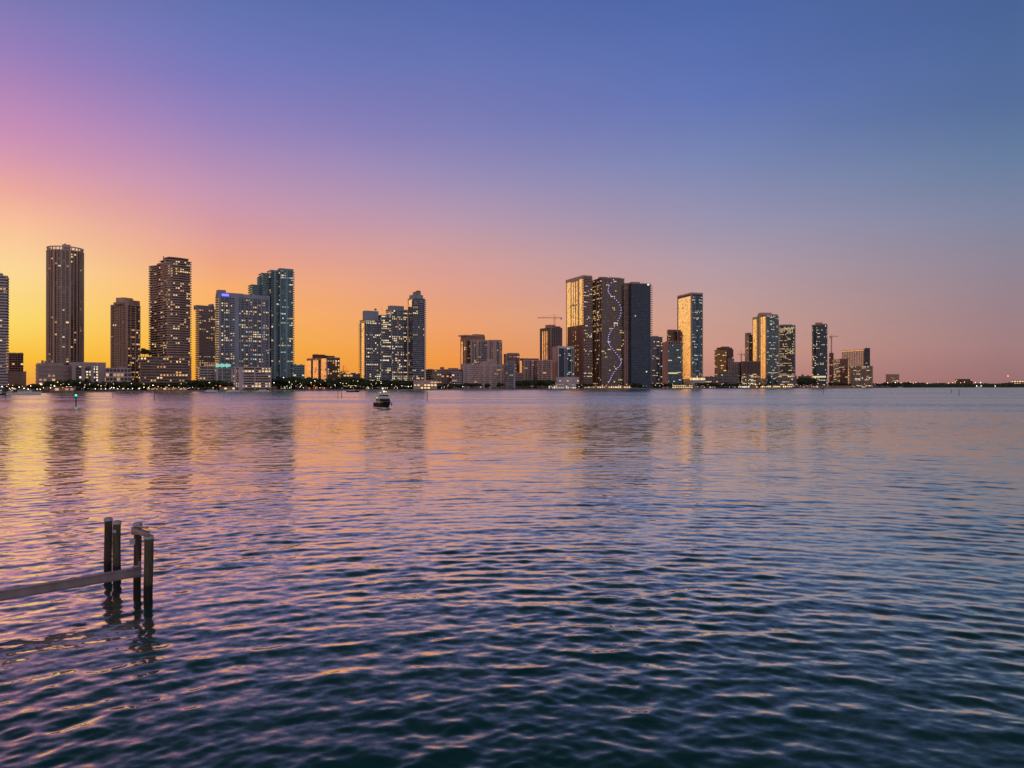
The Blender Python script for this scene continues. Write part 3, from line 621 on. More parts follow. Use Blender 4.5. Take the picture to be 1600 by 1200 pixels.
# --- 16 golden tower
b = Bld('apartment_tower', 'tall tower with a golden striped left face, leftmost of the three big dark towers', 'tower', 884.5, 912, 925, 1590, 27)
H = b.z(431); zg = b.z(492)
b.vol((0,0,b.w,b.d), 0, H, wall='navy', slab='brown', over=.06, st=.4, fh=3.25, bay=3.4, lit={0:.16,3:0}, litm=['lit_e','lit_d','lit_b'], spans={0:[(.02,1.05,1.4)],3:[(.93,1.06,1.4)]}, cap=2.2, pm='tan')
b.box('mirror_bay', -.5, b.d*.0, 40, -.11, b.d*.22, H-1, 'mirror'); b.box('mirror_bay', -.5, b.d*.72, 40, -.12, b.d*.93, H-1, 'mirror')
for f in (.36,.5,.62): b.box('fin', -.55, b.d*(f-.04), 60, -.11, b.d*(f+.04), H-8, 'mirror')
b.box('belt', -.7, b.d*.2, b.z(475), -.13, b.d*.75, b.z(473), 'tan'); b.box('top_beam', -.9, -.2, H-5, -.1, b.d, H+1.6, 'tan')
for f in range(58):
    for c in range(3):
        if b.rng.random() < .28: b.wins.append((True,b.rng.random()*.6,(-.75,b.d*(.3+.13*c),5+f*3.25),math.pi/2,(2.2,.1,1.7),b.rng.choice(['lit_a','lit_b','lit_f'])))
mb = MB(); mb.box(-.7,b.d*.0,0,-.15,b.d*.9,zg-20); b.part('brick_screen', mb, M['brick'])
b.done()
# --- 17
b = Bld('apartment_tower', 'tall dark tower with a wavy string of violet lights down its front', 'tower', 924.8, 940, 975, 1585, 24, seed=3)
H = b.z(434.5); b.vol((0,0,b.w,b.d), 0, H, wall='bronze', slab='brown', over=1.1, st=.6, rail=.5, railm='rail', fh=3.9, bay=3.3, lit={0:.07,3:.25}, litm=['lit_b','lit_a','lit_c'], cap=2, pm='brown', pier={3:[(.15,.8),(.5,3.5),(.85,.8)]})
b.roof(938, 950, 432.6, 3, 14, 'brown'); b.roof(953, 970, 433.6, 3, 14, 'dark')
path = [(958.5,437),(951,448),(950,455),(953,460),(960,466),(967,473),(971,482),(970,492),(966,500),(960,510),(954,518),(951,524),(950,532),(952,539),(957,545),(963,552),(969,560),(971,566),(968,572),(962,578),(957,585),(954,592),(951,598)]
seg = 0
pp = [np.interp(np.linspace(0, len(path)-1, 50), range(len(path)), [q[i] for q in path]) for i in (0,1)]
for px_, py_ in zip(*pp):
    x_ = b.lx(px_, -1.3); inst('wall_light', WM['lamp_v'], b.o, (x_, -1.35, b.z(py_, x_)), 0, (.9,.25,.9))
b.done()
b = Bld('link_building', 'rosy vertical-striped infill between the violet-lit tower and the dark blue one', 'tower', None, 975.2, 985, 1600, 4, 24)
b.vol((0,0,b.w,b.d), 0, b.z(443), wall='blackg', slab='brown', over=.3, st=.8, fh=3.25, bay=3.3, lit=.03, cap=1.5, pier={0:[(.05,.8),(.5,.6),(.95,.8)]})
for f in (.12,.45,.78): b.box('fin', b.w*f, -1.3, 0, b.w*(f+.14), -.8, b.z(517), 'pink')
b.box('top_frame', 0, -1.2, b.z(452), b.w, -.75, b.z(448), 'brown'); b.done()
b = Bld('apartment_tower', 'tall dark navy tower with fine horizontal lines, right one of the three big towers', 'tower', 982, 986.5, 1016.5, 1580, 18)
H = b.z(443); b.vol((0,0,b.w,b.d), 0, H, wall='deep', slab='slate', over=.55, st=.8, fh=4.6, bay=3.3, lit=.004, spans={0:[(.93,1.09,1.2)]}, cap=1.5, pm='brown')
b.box('roof_storey', 1, 3, H-.05, b.lx(1000,3), 20, b.z(440), 'brown'); b.box('roof_frame', b.lx(1000,3), 2.9, H-.06, b.lx(1008,3), 20, b.z(442), 'dark'); inst('roof_light', WM['lit_d'], b.o, (b.lx(1013,-.8),-.8,H-1.5), 0, (4,.3,3)); b.done()
# --- 19..20
quick('apartment_block', 'mauve mid-rise half hidden behind the tall dark navy tower', None, 1014, 1035, 527, 1900, 2, wall='navy', slab='blue', over=.3, st=1, fh=3.2, bay=3.5, lit=.16, litm=['lit_b','lit_a','lit_d'], pier={0:[(.2,4),(.5,1),(.8,3)]}, roofs=[(1017,1029,525,3,14,'pink')])
quick('apartment_block', 'brown square-topped block peeking over the comb-crowned building', 1042, 1044, 1059, 518, 1850, 22, wall='bronze', slab='brown', over=.2, st=1, fh=3.2, bay=3.4, lit=.08, roofs=[(1045,1058,515,3,14,'brown')])
b = Bld('apartment_tower', 'dark teal glass block with a pink left wall and a comb-shaped crown', 'tower', 1035, 1043.5, 1065, 1730, 28)
H = b.z(538.5); b.vol((0,0,b.w,b.d), 0, H, wall='tealg', slab='teal', over=.1, st=.5, fh=3.3, bay=3.3, lit={0:.12,3:.1}, litm=['lit_c','lit_d','lit_b'], cap=1, pier={0:[(.02,1.2),(.3,.6),(.62,.6),(.98,1.8)]})
mb = MB(); mb.box(-.6,0,0,-.02,b.d,H+6); b.part('side_wall', mb, M['pink'])
for i in range(6): b.box('crown_post', b.w*(i/5.6), -.4, H+.3, b.w*(i/5.6)+1.6, 1.4, H+10-(i%2)*.5, 'pink')
b.box('crown_wall', .3, 2, H-.05, b.w-.2, 14, H+7.5, 'brick'); b.box('belt', 1, -.6, b.z(584), b.w*.7, -.3, b.z(582), 'lit_c') ; b.done()
# --- 21
b = Bld('framed_tower', 'tall slim tower with a golden mirror left face in a rectangular frame', 'tower', 1059.5, 1081, 1097.5, 1775, 27)
H = b.z(457); b.vol((0,0,b.w,b.d), 0, H-6, wall='deep', slab='teal', over=.2, st=.5, fh=3.2, bay=3.1, lit={0:.22,3:0}, litm=['lit_e','lit_c','lit_d','lit_f'], cap=0, spans={0:[(.1,.4,1.0),(.6,.9,1.0)]})
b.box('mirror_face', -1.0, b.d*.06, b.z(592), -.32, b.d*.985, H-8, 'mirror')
me = MB(); me.box(-1.12, b.d*.3, -.2, -.98, b.d*.8, .2); me = me.mesh('floor_line', [M['brown']])
for q in range(30): inst('floor_line', me, b.o, (0,0,30+q*3.2))
for nm_, bx in (('frame_post', (-1.9,-1.2,0,.9,1.1,H)), ('frame_post', (-1.9,b.d-1.6,0,-.2,b.d+.3,H)), ('frame_post', (b.w-1.1,-1.2,0,b.w+.9,1.1,H)), ('frame_beam', (.92,-1.15,H-4,b.w-1.12,1.0,H-.02)), ('frame_beam', (-1.85,1.12,H-4,-.25,b.d-1.62,H-.02)), ('roof_slab', (-.2,1.12,H-6.2,b.w,b.d-.5,H-.6))): b.box(nm_, *bx, 'tan' if nm_ != 'roof_slab' else 'dark')
b.box('podium', -6, -4, 0, b.w+6, -1.3, b.z(593), 'pale')
for i in range(11): b.wins.append((True,.0,(-5+i*(b.w+10)/10.5,-4.06,b.z(591.3)-1.2),0,(3.2,.1,5.2),b.rng.choice(['lit_b','lit_a','lit_c'])))
b.done()
# --- right of it
quick('apartment_block', 'red-brown block with a curved stepped roof standing alone right of the framed tower', 1116.5, 1135, 1146, 546, 2020, 35, wall='brick', slab='brick', dark=True, bay=4, fh=3.3, lit={3:.1,0:.06}, litm=['lit_a','lit_b'], roofs=[(1126,1144,543,2,20,'brick'),(1130,1140,541.5,5,16,'brick')])
quick('apartment_block', 'small pale pink slab in front of the red-brown block', None, 1138, 1147, 561, 1960, 2, wall='pink', slab='pink', dark=True, bay=5, lit=.05)
quick('apartment_block', 'grey block with thin vertical piers left of the dark low tower', None, 1147, 1160, 566, 1980, 4, wall='bronze', slab='grey', over=.2, bay=3.5, lit=.08, pier=1)
quick('parking_garage', 'long grey podium with dark open decks below the pink slab', None, 1121, 1153, 582.5, 1935, 2, wall='blackg', slab='grey', over=.3, st=1.6, fh=3.8, bay=4.5, lit=.08)
quick('low_building', 'low grey waterside buildings right of the framed tower', None, 1098, 1122, 589, 1900, 0, wall='grey', slab='grey', dark=True, bay=5, lit=.1, roofs=[(1109,1113,587.5),(1103,1106,588)])
b = Bld('office_block', 'dark maroon box with many bright lights in its lower floors', 'building', None, 1160, 1188, 1930, 6)
b.vol((0,0,b.w,b.d), 0, b.z(584), wall='bronze', slab='brick', over=.3, st=.9, fh=3.3, bay=3.4, lit=.5, cap=0, litm=['lit_d','lit_b','lit_b','lit_a']); b.vol((0,0,b.w,b.d), b.z(584)+.3, b.z(565), wall='dark', slab='brown', over=.1, st=.3, fh=3.3, lit=.01, cap=1.5, pier=1, nm='upper_wall'); b.done()
quick('apartment_tower', 'narrow olive-brown tower tucked behind the left side of the yellow-lit tower', 1164.5, 1170, 1177, 523.5, 2150, 30, wall='bronze', slab='tan', over=.4, st=.8, bay=3.6, lit=.15, pier=2, roofs=[(1167,1174,520,4,14,'tan')])
b = Bld('apartment_tower', 'tall yellow-lit tower with teal glass right side, highest right of the red-brown block', 'tower', 1176, 1197.5, 1217, 2050, 30, seed=4)
H = b.z(493); b.vol((0,0,b.w,b.d), 0, H, wall='tealg', slab='teal', over=.35, st=.6, fh=3.2, bay=3.3, lit={0:.2,3:.07}, litm=['lit_b','lit_c','lit_e','lit_d'], cap=1.5, pm='tan', pier={0:[(.02,1.2),(.5,.7),(.98,1)],3:[(.02,1),(.3,.8),(.42,4),(.6,2),(.75,1),(.97,2)]})
b.box('mirror_bay', -.75, 1.2, 25, -.42, b.d*.38, H-2, 'mirror'); b.box('mirror_bay', -.7, b.d*.66, 70, -.43, b.d*.95, H-6, 'mirror')
b.roof(1190, 1206, 488.5, 1, 18, 'tan'); b.roof(1206, 1215, 491, 3, 16, 'teal'); b.box('roof_box', 2, b.d*.3, H-.05, 14, b.d*.7, H+6, 'tan'); b.done()
b = Bld('apartment_tower', 'dark tower crowded with warm lit windows right of the yellow-lit tower', 'tower', None, 1217.5, 1243, 2060, 4)
b.vol((0,0,b.w,b.d), 0, b.z(509), wall='blackg', slab='dark', over=.2, st=.5, fh=3.2, bay=3.0, lit=.42, litm=['lit_b','lit_c','lit_a','lit_c'], cap=1.5, pm='teal', pier={0:[(.98,2.5),(.02,.8)]}); b.roof(1219,1238,507,3,16,'teal'); b.done()
quick('podium_building', 'grey podium at the foot of the dark tower full of lit windows', None, 1216, 1245, 587.5, 1990, 3, wall='grey', slab='grey', dark=True, bay=4.5, lit=.12)
# --- 28
b = Bld('rounded_tower', 'isolated dark glass tower with rounded corners and a mauve sheen on its left', 'tower', None, 1268.5, 1293, 2180, 0)
w_ = b.w; dd = 34; r = 11
pts = []
for cxx, cyy, a0 in ((w_-6,6,-90),(w_-6,dd-6,0),(r,dd-r,90),(r,r,180)):
    rr = 6 if cxx > r else r
    for q in range(5): a = R(a0+q*22.5); pts.append((cxx+rr*math.cos(a), cyy+rr*math.sin(a)))
H = b.z(508); b.vol(pts, 0, H, wall='deep', slab='teal', over=.25, st=.35, fh=3.2, bay=3.6, lit=.14, litm=['lit_d','lit_b','lit_c'], cap=1.5, pm='brown')
mb = MB(); pl = [(p[0]*.995-.35, p[1]) for p in pts if p[0] <= r+.1]
b.roof(1274, 1285, 504, 4, 22, 'brown'); b.roof(1285, 1292, 506, 4, 20, 'dark'); b.box('belt', 2, -.9, b.z(590), w_-4, -.3, b.z(587.5), 'lit_c'); b.done()
b = Bld('low_building', 'dark low buildings behind trees left of the rounded glass tower', 'building', None, 1247, 1268, 2150, 0); b.vol((0,0,b.w,b.d), 0, b.z(588), wall='brown', slab='brown', dark=True, bay=5, lit=.12); b.roof(1252,1256,585); b.roof(1261,1264,586); b.done()
b = Bld('unfinished_tower', 'thin reddish concrete core rising beneath the right-hand crane', 'construction site', None, 1295.5, 1302.5, 2260, 0, 12)
b.vol((0,0,b.w,b.d), 0, b.z(552), wall='brick', slab='brown', over=.5, st=.6, fh=3.6, bay=4, lit=.05, cap=1); b.done()
quick('apartment_block', 'small amber-lit block between the reddish core and the gold-striped building', None, 1303, 1312.5, 562, 2300, 3, wall='tan', slab='tan', over=.3, st=.8, bay=3.4, lit=.45, litm=['lit_a','lit_c','lit_b'])
quick('apartment_block', 'pinkish brown block leaning on the left of the gold-striped building', None, 1312.5, 1325, 561, 2290, 3, wall='brick', slab='brown', over=.3, st=.8, bay=3.6, lit=.12, pier=1)
b = Bld('hotel_building', 'wide building with a gold and cream vertically striped face', 'hotel', 1315, 1350, 1356, 2420, 38)
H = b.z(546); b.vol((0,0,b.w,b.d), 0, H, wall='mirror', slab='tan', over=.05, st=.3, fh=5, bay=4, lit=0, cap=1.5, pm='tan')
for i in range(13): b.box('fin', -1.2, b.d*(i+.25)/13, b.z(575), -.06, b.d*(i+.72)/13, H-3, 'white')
b.done()
quick('hotel_building', 'narrow dark blue end slab with a teal light stroke right of the gold stripes', None, 1351.5, 1359.5, 544, 2400, 2, cat='hotel', wall='deep', slab='navy', over=.05, st=.3, lit=.06, litm=['lit_e'], cap=.5)
b = Bld('apartment_block', 'dark brown waterfront block with a flat overhanging roof, last of the tall row', 'building', None, 1327, 1364, 2200, 3)
b.vol((0,0,b.w,b.d), 0, b.z(572.5), wall='bronze', slab='brown', over=.3, st=.9, fh=3.3, bay=3.6, lit=.22, litm=['lit_a','lit_b','lit_d'], cap=1.8, pm='tan', pier={0:[(.01,3),(.3,.8),(.5,.8),(.75,.8),(.98,3)]}); b.done()
quick('apartment_block', 'small far block with a glowing pink left end beyond the last waterfront block', 1384, 1389, 1405, 585, 2760, 40, wall='brown', slab='tan', over=.3, st=1.2, fh=4, bay=5, lit=.15)
quick('terminal_building', 'far reddish low building over the dark wooded shore on the right', None, 1493, 1520, 592.5, 3100, 2, wall='brick', slab='brick', dark=True, fh=6, bay=9, lit=.3, litm=['lamp_o','lit_a'] if False else ['lit_a'])
quick('terminal_building', 'far long pale lit roof at the right edge of the horizon', None, 1580, 1604, 594.2, 3150, 2, wall='tan', slab='pale', over=.5, fh=8, bay=9, lit=.7, litm=['lit_b'])

# ---------------------------------------------------------------- quay pavilions with lights
def pavilion(label, x0, x1, py, D, litm, lit=.85, wall='brown', fh=4.6, bay=4.5):
    if shoreD((x0+x1)/2)+6 > D or shoreD(x0)+4 > D: D = max(shoreD(x0), shoreD(x1))+7
    D = min(D, max(shoreD(x0), shoreD(x1))+9)
    b = Bld('quay_pavilion', label, 'pavilion', None, x0, x1, D, 0, 9); b.vol((0,0,b.w,b.d), 0, b.z(py), wall=wall, slab='pale' if wall == 'white' else wall, over=.4, st=.35, fh=fh, bay=bay, lit={0:lit*1.6}, litm=litm, cap=.6, wh=.66, ww=.84)
    b.box('roof', -1.2, -1.2, b.top+.42, b.w+1.2, b.d+1, b.top+.8, wall); b.done(140)
pavilion('orange-lit quay terrace left of the green channel light', 77, 116, 605.5, 770, ['lit_a','lit_a','lit_f'])
pavilion('warm-lit dockside row under the dark banded podium', 229, 292, 606.2, 905, ['lit_b','lit_a','lit_a','lit_f'])
pavilion('amber-lit terrace below the teal canopy', 343, 368, 604.8, 975, ['lit_a','lit_b','lit_f'])
pavilion('small lit terrace among the trees below the white-framed parking deck', 398, 432, 604.5, 1010, ['lit_f','lit_a','lit_b'], .5)
pavilion('bright white-lit quay building left of the big towers', 857, 900, 602.3, 1392, ['lit_d','lit_d','lit_c'], .97, 'white', 3.2, 3.2)
pavilion('yellow-lit lobby row at the foot of the violet-lit tower', 912, 985, 603.2, 1490, ['lit_a','lit_b','lit_c','lit_f'], .45)
pavilion('bright yellow waterfront terrace below the framed tower', 1050, 1086, 601.5, 1660, ['lit_c','lit_b','lit_c'], .9)
pavilion('row of white lights at the foot of the dark maroon box', 1153, 1184, 603, 1850, ['lit_d','lit_b','lit_f'], .5)
pavilion('long golden arcade under the dark tower full of lit windows', 1187, 1238, 602.2, 1870, ['lit_b','lit_c','lit_b'], .85)
pavilion('faint lit row at the foot of the rounded glass tower', 1246, 1330, 603, 2010, ['lit_d','lit_f','lit_a','lit_f'], .35)

# ---------------------------------------------------------------- cranes
def crane(label, px, y0, ytop, D, jib0, jib1, yjib, ycab=None):
    z0 = gz(y0, D); zt = gz(ytop, D); zj = gz(yjib, D); o = empty('tower_crane', label, 'crane', (gx(px, D), D, z0)); h = zj-z0; r = 1.1
    mb = MB()
    for a in (-r, r):
        for c in (-r, r): mb.bar((a,c,0),(a,c,h),.28,k=4)
    q = 0
    while q < h-3:
        for c in (-r, r): mb.bar((-r,c,q),(r,c,q+3),.16,k=4); mb.bar((c,-r,q),(c,r,q+3),.16,k=4)
        q += 3
    mb.build('mast', M['steel'], o)
    a = gx(jib0, D)-gx(px, D); b2 = gx(jib1, D)-gx(px, D)
    mb = MB(); mb.bar((a,-.7,h),(b2,-.7,h),.3,k=4); mb.bar((a,.7,h),(b2,.7,h),.3,k=4); mb.bar((a,0,h+1.5),(b2,0,h+1.8),.3,k=4)
    n_ = int(abs(b2-a)/3)
    for i in range(n_): x = a+(b2-a)*i/n_; x2 = a+(b2-a)*(i+1)/n_; mb.bar((x,-.7,h),(x2,0,h+1.6),.14,k=4); mb.bar((x,.7,h),(x2,0,h+1.6),.14,k=4)
    mb.build('jib', M['steel'], o)
    ht = zt-z0; mb = MB(); mb.bar((0,0,h),(0,0,ht),.6,k=4,r2=.25); mb.build('apex', M['steel'], o)
    mb = MB(); mb.bar((0,0,ht),(a*.75,0,h+1.6),.14,k=4); mb.bar((0,0,ht),(b2*.85,0,h+1.6),.14,k=4); mb.build('stay_cable', M['steel'], o)
    cwx = a if abs(a) < abs(b2) else b2
    mb = MB(); mb.box(cwx-1.5,-1.2,h-3,cwx+1.5,1.2,h+.6); mb.build('counterweight', M['grey'], o)
    mb = MB(); mb.box(.9,-1,h-2.4,2.8,1,h-.2); mb.build('cab', M['white'], o)
crane('tower crane on the roof of the dark striped tower', 866.3, 507.5, 491.5, 1585, 840, 877, 497)
crane('small crane just left of the yellow-lit tower', 1158.3, 566, 548, 2000, 1152, 1163.5, 554)
crane('tall single crane over the reddish core right of the rounded glass tower', 1299.2, 552, 522.5, 2262, 1297, 1310, 526)
crane('far slanted low crane right of the orange block', 537, 586, 570.5, 1400, 533, 545, 581)

# ---------------------------------------------------------------- trees
lf, t, p = new_mat('foliage'); n = t.nodes; l = t.links
oi = n.new('ShaderNodeObjectInfo'); ns = n.new('ShaderNodeTexNoise'); ns.inputs['Scale'].default_value = .6; tcn = n.new('ShaderNodeTexCoord'); l.new(tcn.outputs['Object'], ns.inputs['Vector'])
rp = n.new('ShaderNodeValToRGB'); e = rp.color_ramp.elements; e[0].position = .3; e[0].color = (.03,.05,.018,1); e[1].position = .7; e[1].color = (.085,.12,.04,1)
l.new(ns.outputs['Fac'], rp.inputs[0]); l.new(rp.outputs[0], p.inputs['Base Color']); p.inputs['Roughness'].default_value = .7
bark = plain('bark', (.08,.06,.045), .9)
def crown_mesh(seed, palm=False):
    rg = random.Random(seed); mb = MB()
    if palm:
        for i in range(18):
            a = rg.uniform(0, 6.28); dr = rg.uniform(.2, .9); prev = Vector((0,0,.86))
            for j in range(1, 6):
                s = j/5; q = Vector((math.cos(a)*s*.34, math.sin(a)*s*.34, .86+.12*math.sin(s*2.2)*(1.1-dr)-dr*.22*s*s))
                wv = Vector((-math.sin(a), math.cos(a), 0))*.035*(1.1-s); mb.quad([prev-wv, prev+wv, q+wv, q-wv]); prev = q
        return mb.mesh('crown', lf)
    lobes = [(Vector((rg.uniform(-.28,.28), rg.uniform(-.28,.28), rg.uniform(.42,.8))), rg.uniform(.16,.27)) for _ in range(9)]+[(Vector((0,0,.62)), .3)]
    for c, r in lobes:
        for _ in range(70):
            v = Vector((rg.gauss(0,1), rg.gauss(0,1), rg.gauss(0,1))).normalized()*r*rg.uniform(.72,1.12); v.z *= .8; q = c+v
            a = Vector((rg.gauss(0,1), rg.gauss(0,1), rg.gauss(0,.6))).normalized(); b_ = a.orthogonal().normalized(); s = rg.uniform(.028,.055)
            mb.quad([q-a*s-b_*s*.6, q+a*s-b_*s*.6, q+a*s*.8+b_*s*.6, q-a*s+b_*s*.6])
        bmx = bmesh.new(); bmesh.ops.create_icosphere(bmx, subdivisions=2, radius=r*.82); nn = len(mb.v)
        for v in bmx.verts: w_ = v.co*(1+.25*noise.noise(v.co*9+c*5)); mb.v.append((c.x+w_.x, c.y+w_.y, c.z+w_.z*.8))
        for f in bmx.faces: mb.f.append(tuple(nn+v.index for v in f.verts)); mb.m.append(0)
        bmx.free()
    return mb.mesh('crown', lf)
def trunk_mesh(palm=False):
    mb = MB()
    if palm: mb.bar((0,0,0),(.02,0,.45),.022,k=6,r2=.016); mb.bar((.02,0,.45),(0,0,.87),.016,k=6,r2=.013)
    else:
        mb.bar((0,0,0),(0,0,.35),.035,k=7,r2=.026)
        for a in (0,2.1,4.2): mb.bar((0,0,.33),(.22*math.cos(a),.22*math.sin(a),.62),.02,k=5,r2=.008)
    return mb.mesh('trunk', bark)
CR = [crown_mesh(i) for i in range(5)]; PC = [crown_mesh(9, True), crown_mesh(10, True)]; TR = trunk_mesh(); TP = trunk_mesh(True)
rt = random.Random(77)
def trees(label, x0, x1, cnt, ytop, set0, set1, palm=0, group=None, jit=3):
    for i in range(cnt):
        px = x0+(x1-x0)*(i+rt.uniform(.2,.8))/cnt; D = shoreD(px)+rt.uniform(set0, set1)+5
        pl = rt.random() < palm; h = max(5, gz(ytop+rt.uniform(-jit, jit)*.6, D)-GZ)
        lb = ('slim palm ' if pl else 'dark leafy tree ')+label
        o = empty('palm_tree' if pl else 'tree', lb, 'palm tree' if pl else 'tree', (gx(px, D), D, GZ), rt.uniform(0, 6.28), ('palms ' if pl else 'trees ')+label)
        wd = h*rt.uniform(.95,1.5) if not pl else h*rt.uniform(.7,.9); o.scale = (wd, wd, h)
        inst('crown', rt.choice(PC if pl else CR), o); inst('trunk', TP if pl else TR, o)
trees('behind the marina at the left edge', 5, 75, 9, 600, 30, 60, .3)
trees('behind the orange-lit quay terrace', 75, 130, 12, 594, 60, 110, .15)
trees('between the quay terrace and the dark banded podium', 130, 222, 20, 596, 20, 60, .1)
trees('lining the foot of the dark banded podium', 222, 300, 12, 598, 30, 50, .1)
trees('on the roof terrace left of the wavy tower', 219, 233, 0, 548, 80, 90)
trees('below the slim brown banded tower', 298, 342, 11, 594, 20, 45, .1)
trees('in front of the broad blue-grey slab', 342, 400, 15, 595, 12, 30)
trees('in front of the white-framed parking deck', 400, 440, 9, 598, 20, 35, .2)
trees('around the foot of the stepped teal tower', 436, 482, 14, 590, 15, 60)
trees('in front of the squat orange block', 480, 532, 16, 592, 15, 60)
trees('between the orange block and the blue tower group', 532, 566, 12, 590, 15, 70)
trees('in front of the blue tower group', 566, 645, 24, 594, 12, 50, .05)
trees('beside the cream flat-roofed pavilion', 676, 722, 7, 600, 20, 60)
for i, px in enumerate((728.5, 736, 745.5, 762, 782)):
    D = shoreD(px)+16; h = gz(597.5+(i%2), D)-GZ
    o = empty('tree', ('first','second','third','fourth','fifth')[i]+' round tree from the left before the long pink slab', 'tree', (gx(px, D), D, GZ), i*1.3, 'round trees before the long pink slab'); o.scale = (h*1.35, h*1.2, h)
    inst('crown', CR[i], o); inst('trunk', TR, o)
trees('right of the long pink slab', 800, 862, 14, 594, 15, 60)
trees('beside the big dark towers', 900, 925, 5, 600, 8, 30)
trees('at the foot of the tall dark navy tower', 985, 1050, 15, 599.5, 12, 60, .1)
trees('right of the yellow waterfront terrace', 1086, 1156, 16, 598.5, 15, 60)
trees('in front of the dark podium row', 1156, 1246, 10, 600, 60, 90)
trees('left of the rounded glass tower', 1243, 1270, 9, 590, 60, 120)
trees('beside the last waterfront block', 1294, 1330, 8, 598, 20, 60)
trees('on the point right of the last waterfront block', 1362, 1420, 14, 597.5, 20, 80, .05)
# trees on the roof deck left of the wavy tower
for i, (px, py) in enumerate(((222,547),(226,543),(230,545),(233.5,549))):
    D = 985; z0 = gz(558, D)+.4; h = gz(py, D)-z0
    o = empty('tree', 'planted tree on the podium roof left of the wavy tower, number '+('one','two','three','four')[i]+' from the left', 'tree', (gx(px, D), D, z0), i, 'trees on the podium roof'); o.scale = (h*.8, h*.8, h); inst('crown', CR[i], o); inst('trunk', TR, o)
# far wooded shore at the right: one mass
mb = MB(); rg = random.Random(5)
for k_ in range(5200):
    px = rg.uniform(1395, 2150); D = shoreD(px)+rg.uniform(15, 130)
    hh = 13+5*noise.noise(Vector((px*.05,D*.01,0)))+3*noise.noise(Vector((px*.2,7,0))); z = GZ+hh*rg.random()**.6; x = gx(px, D); s = rg.uniform(1.0,2.4)
    a = Vector((rg.gauss(0,1), rg.gauss(0,.4), rg.gauss(0,.7))).normalized(); b_ = a.orthogonal().normalized(); q = Vector((x, D, z))
    mb.quad([q-a*s-b_*s, q+a*s-b_*s*.7, q+a*s*.8+b_*s, q-a*s+b_*s*.7])
for i in range(300):
    px = 1392+i*2.5; D = shoreD(px)+70; hh = 11.5+5*noise.noise(Vector((px*.05,D*.01,0)))+1.5*rg.random(); D2 = shoreD(px+2.5)+70
    mb.quad([(gx(px,D),D,GZ),(gx(px+2.55,D2),D2,GZ),(gx(px+2.55,D2),D2,GZ+hh),(gx(px,D),D,GZ+hh)]); mb.quad([(gx(px,D),D,GZ+hh),(gx(px+2.55,D2),D2,GZ+hh),(gx(px+2.55,D2)+3,D2+60,GZ+hh-2),(gx(px,D)+3,D+60,GZ+hh-2)])
tag(mb.build('distant_woods', lf), 'dark wooded far shore along the right of the horizon', 'woods', kind='stuff')

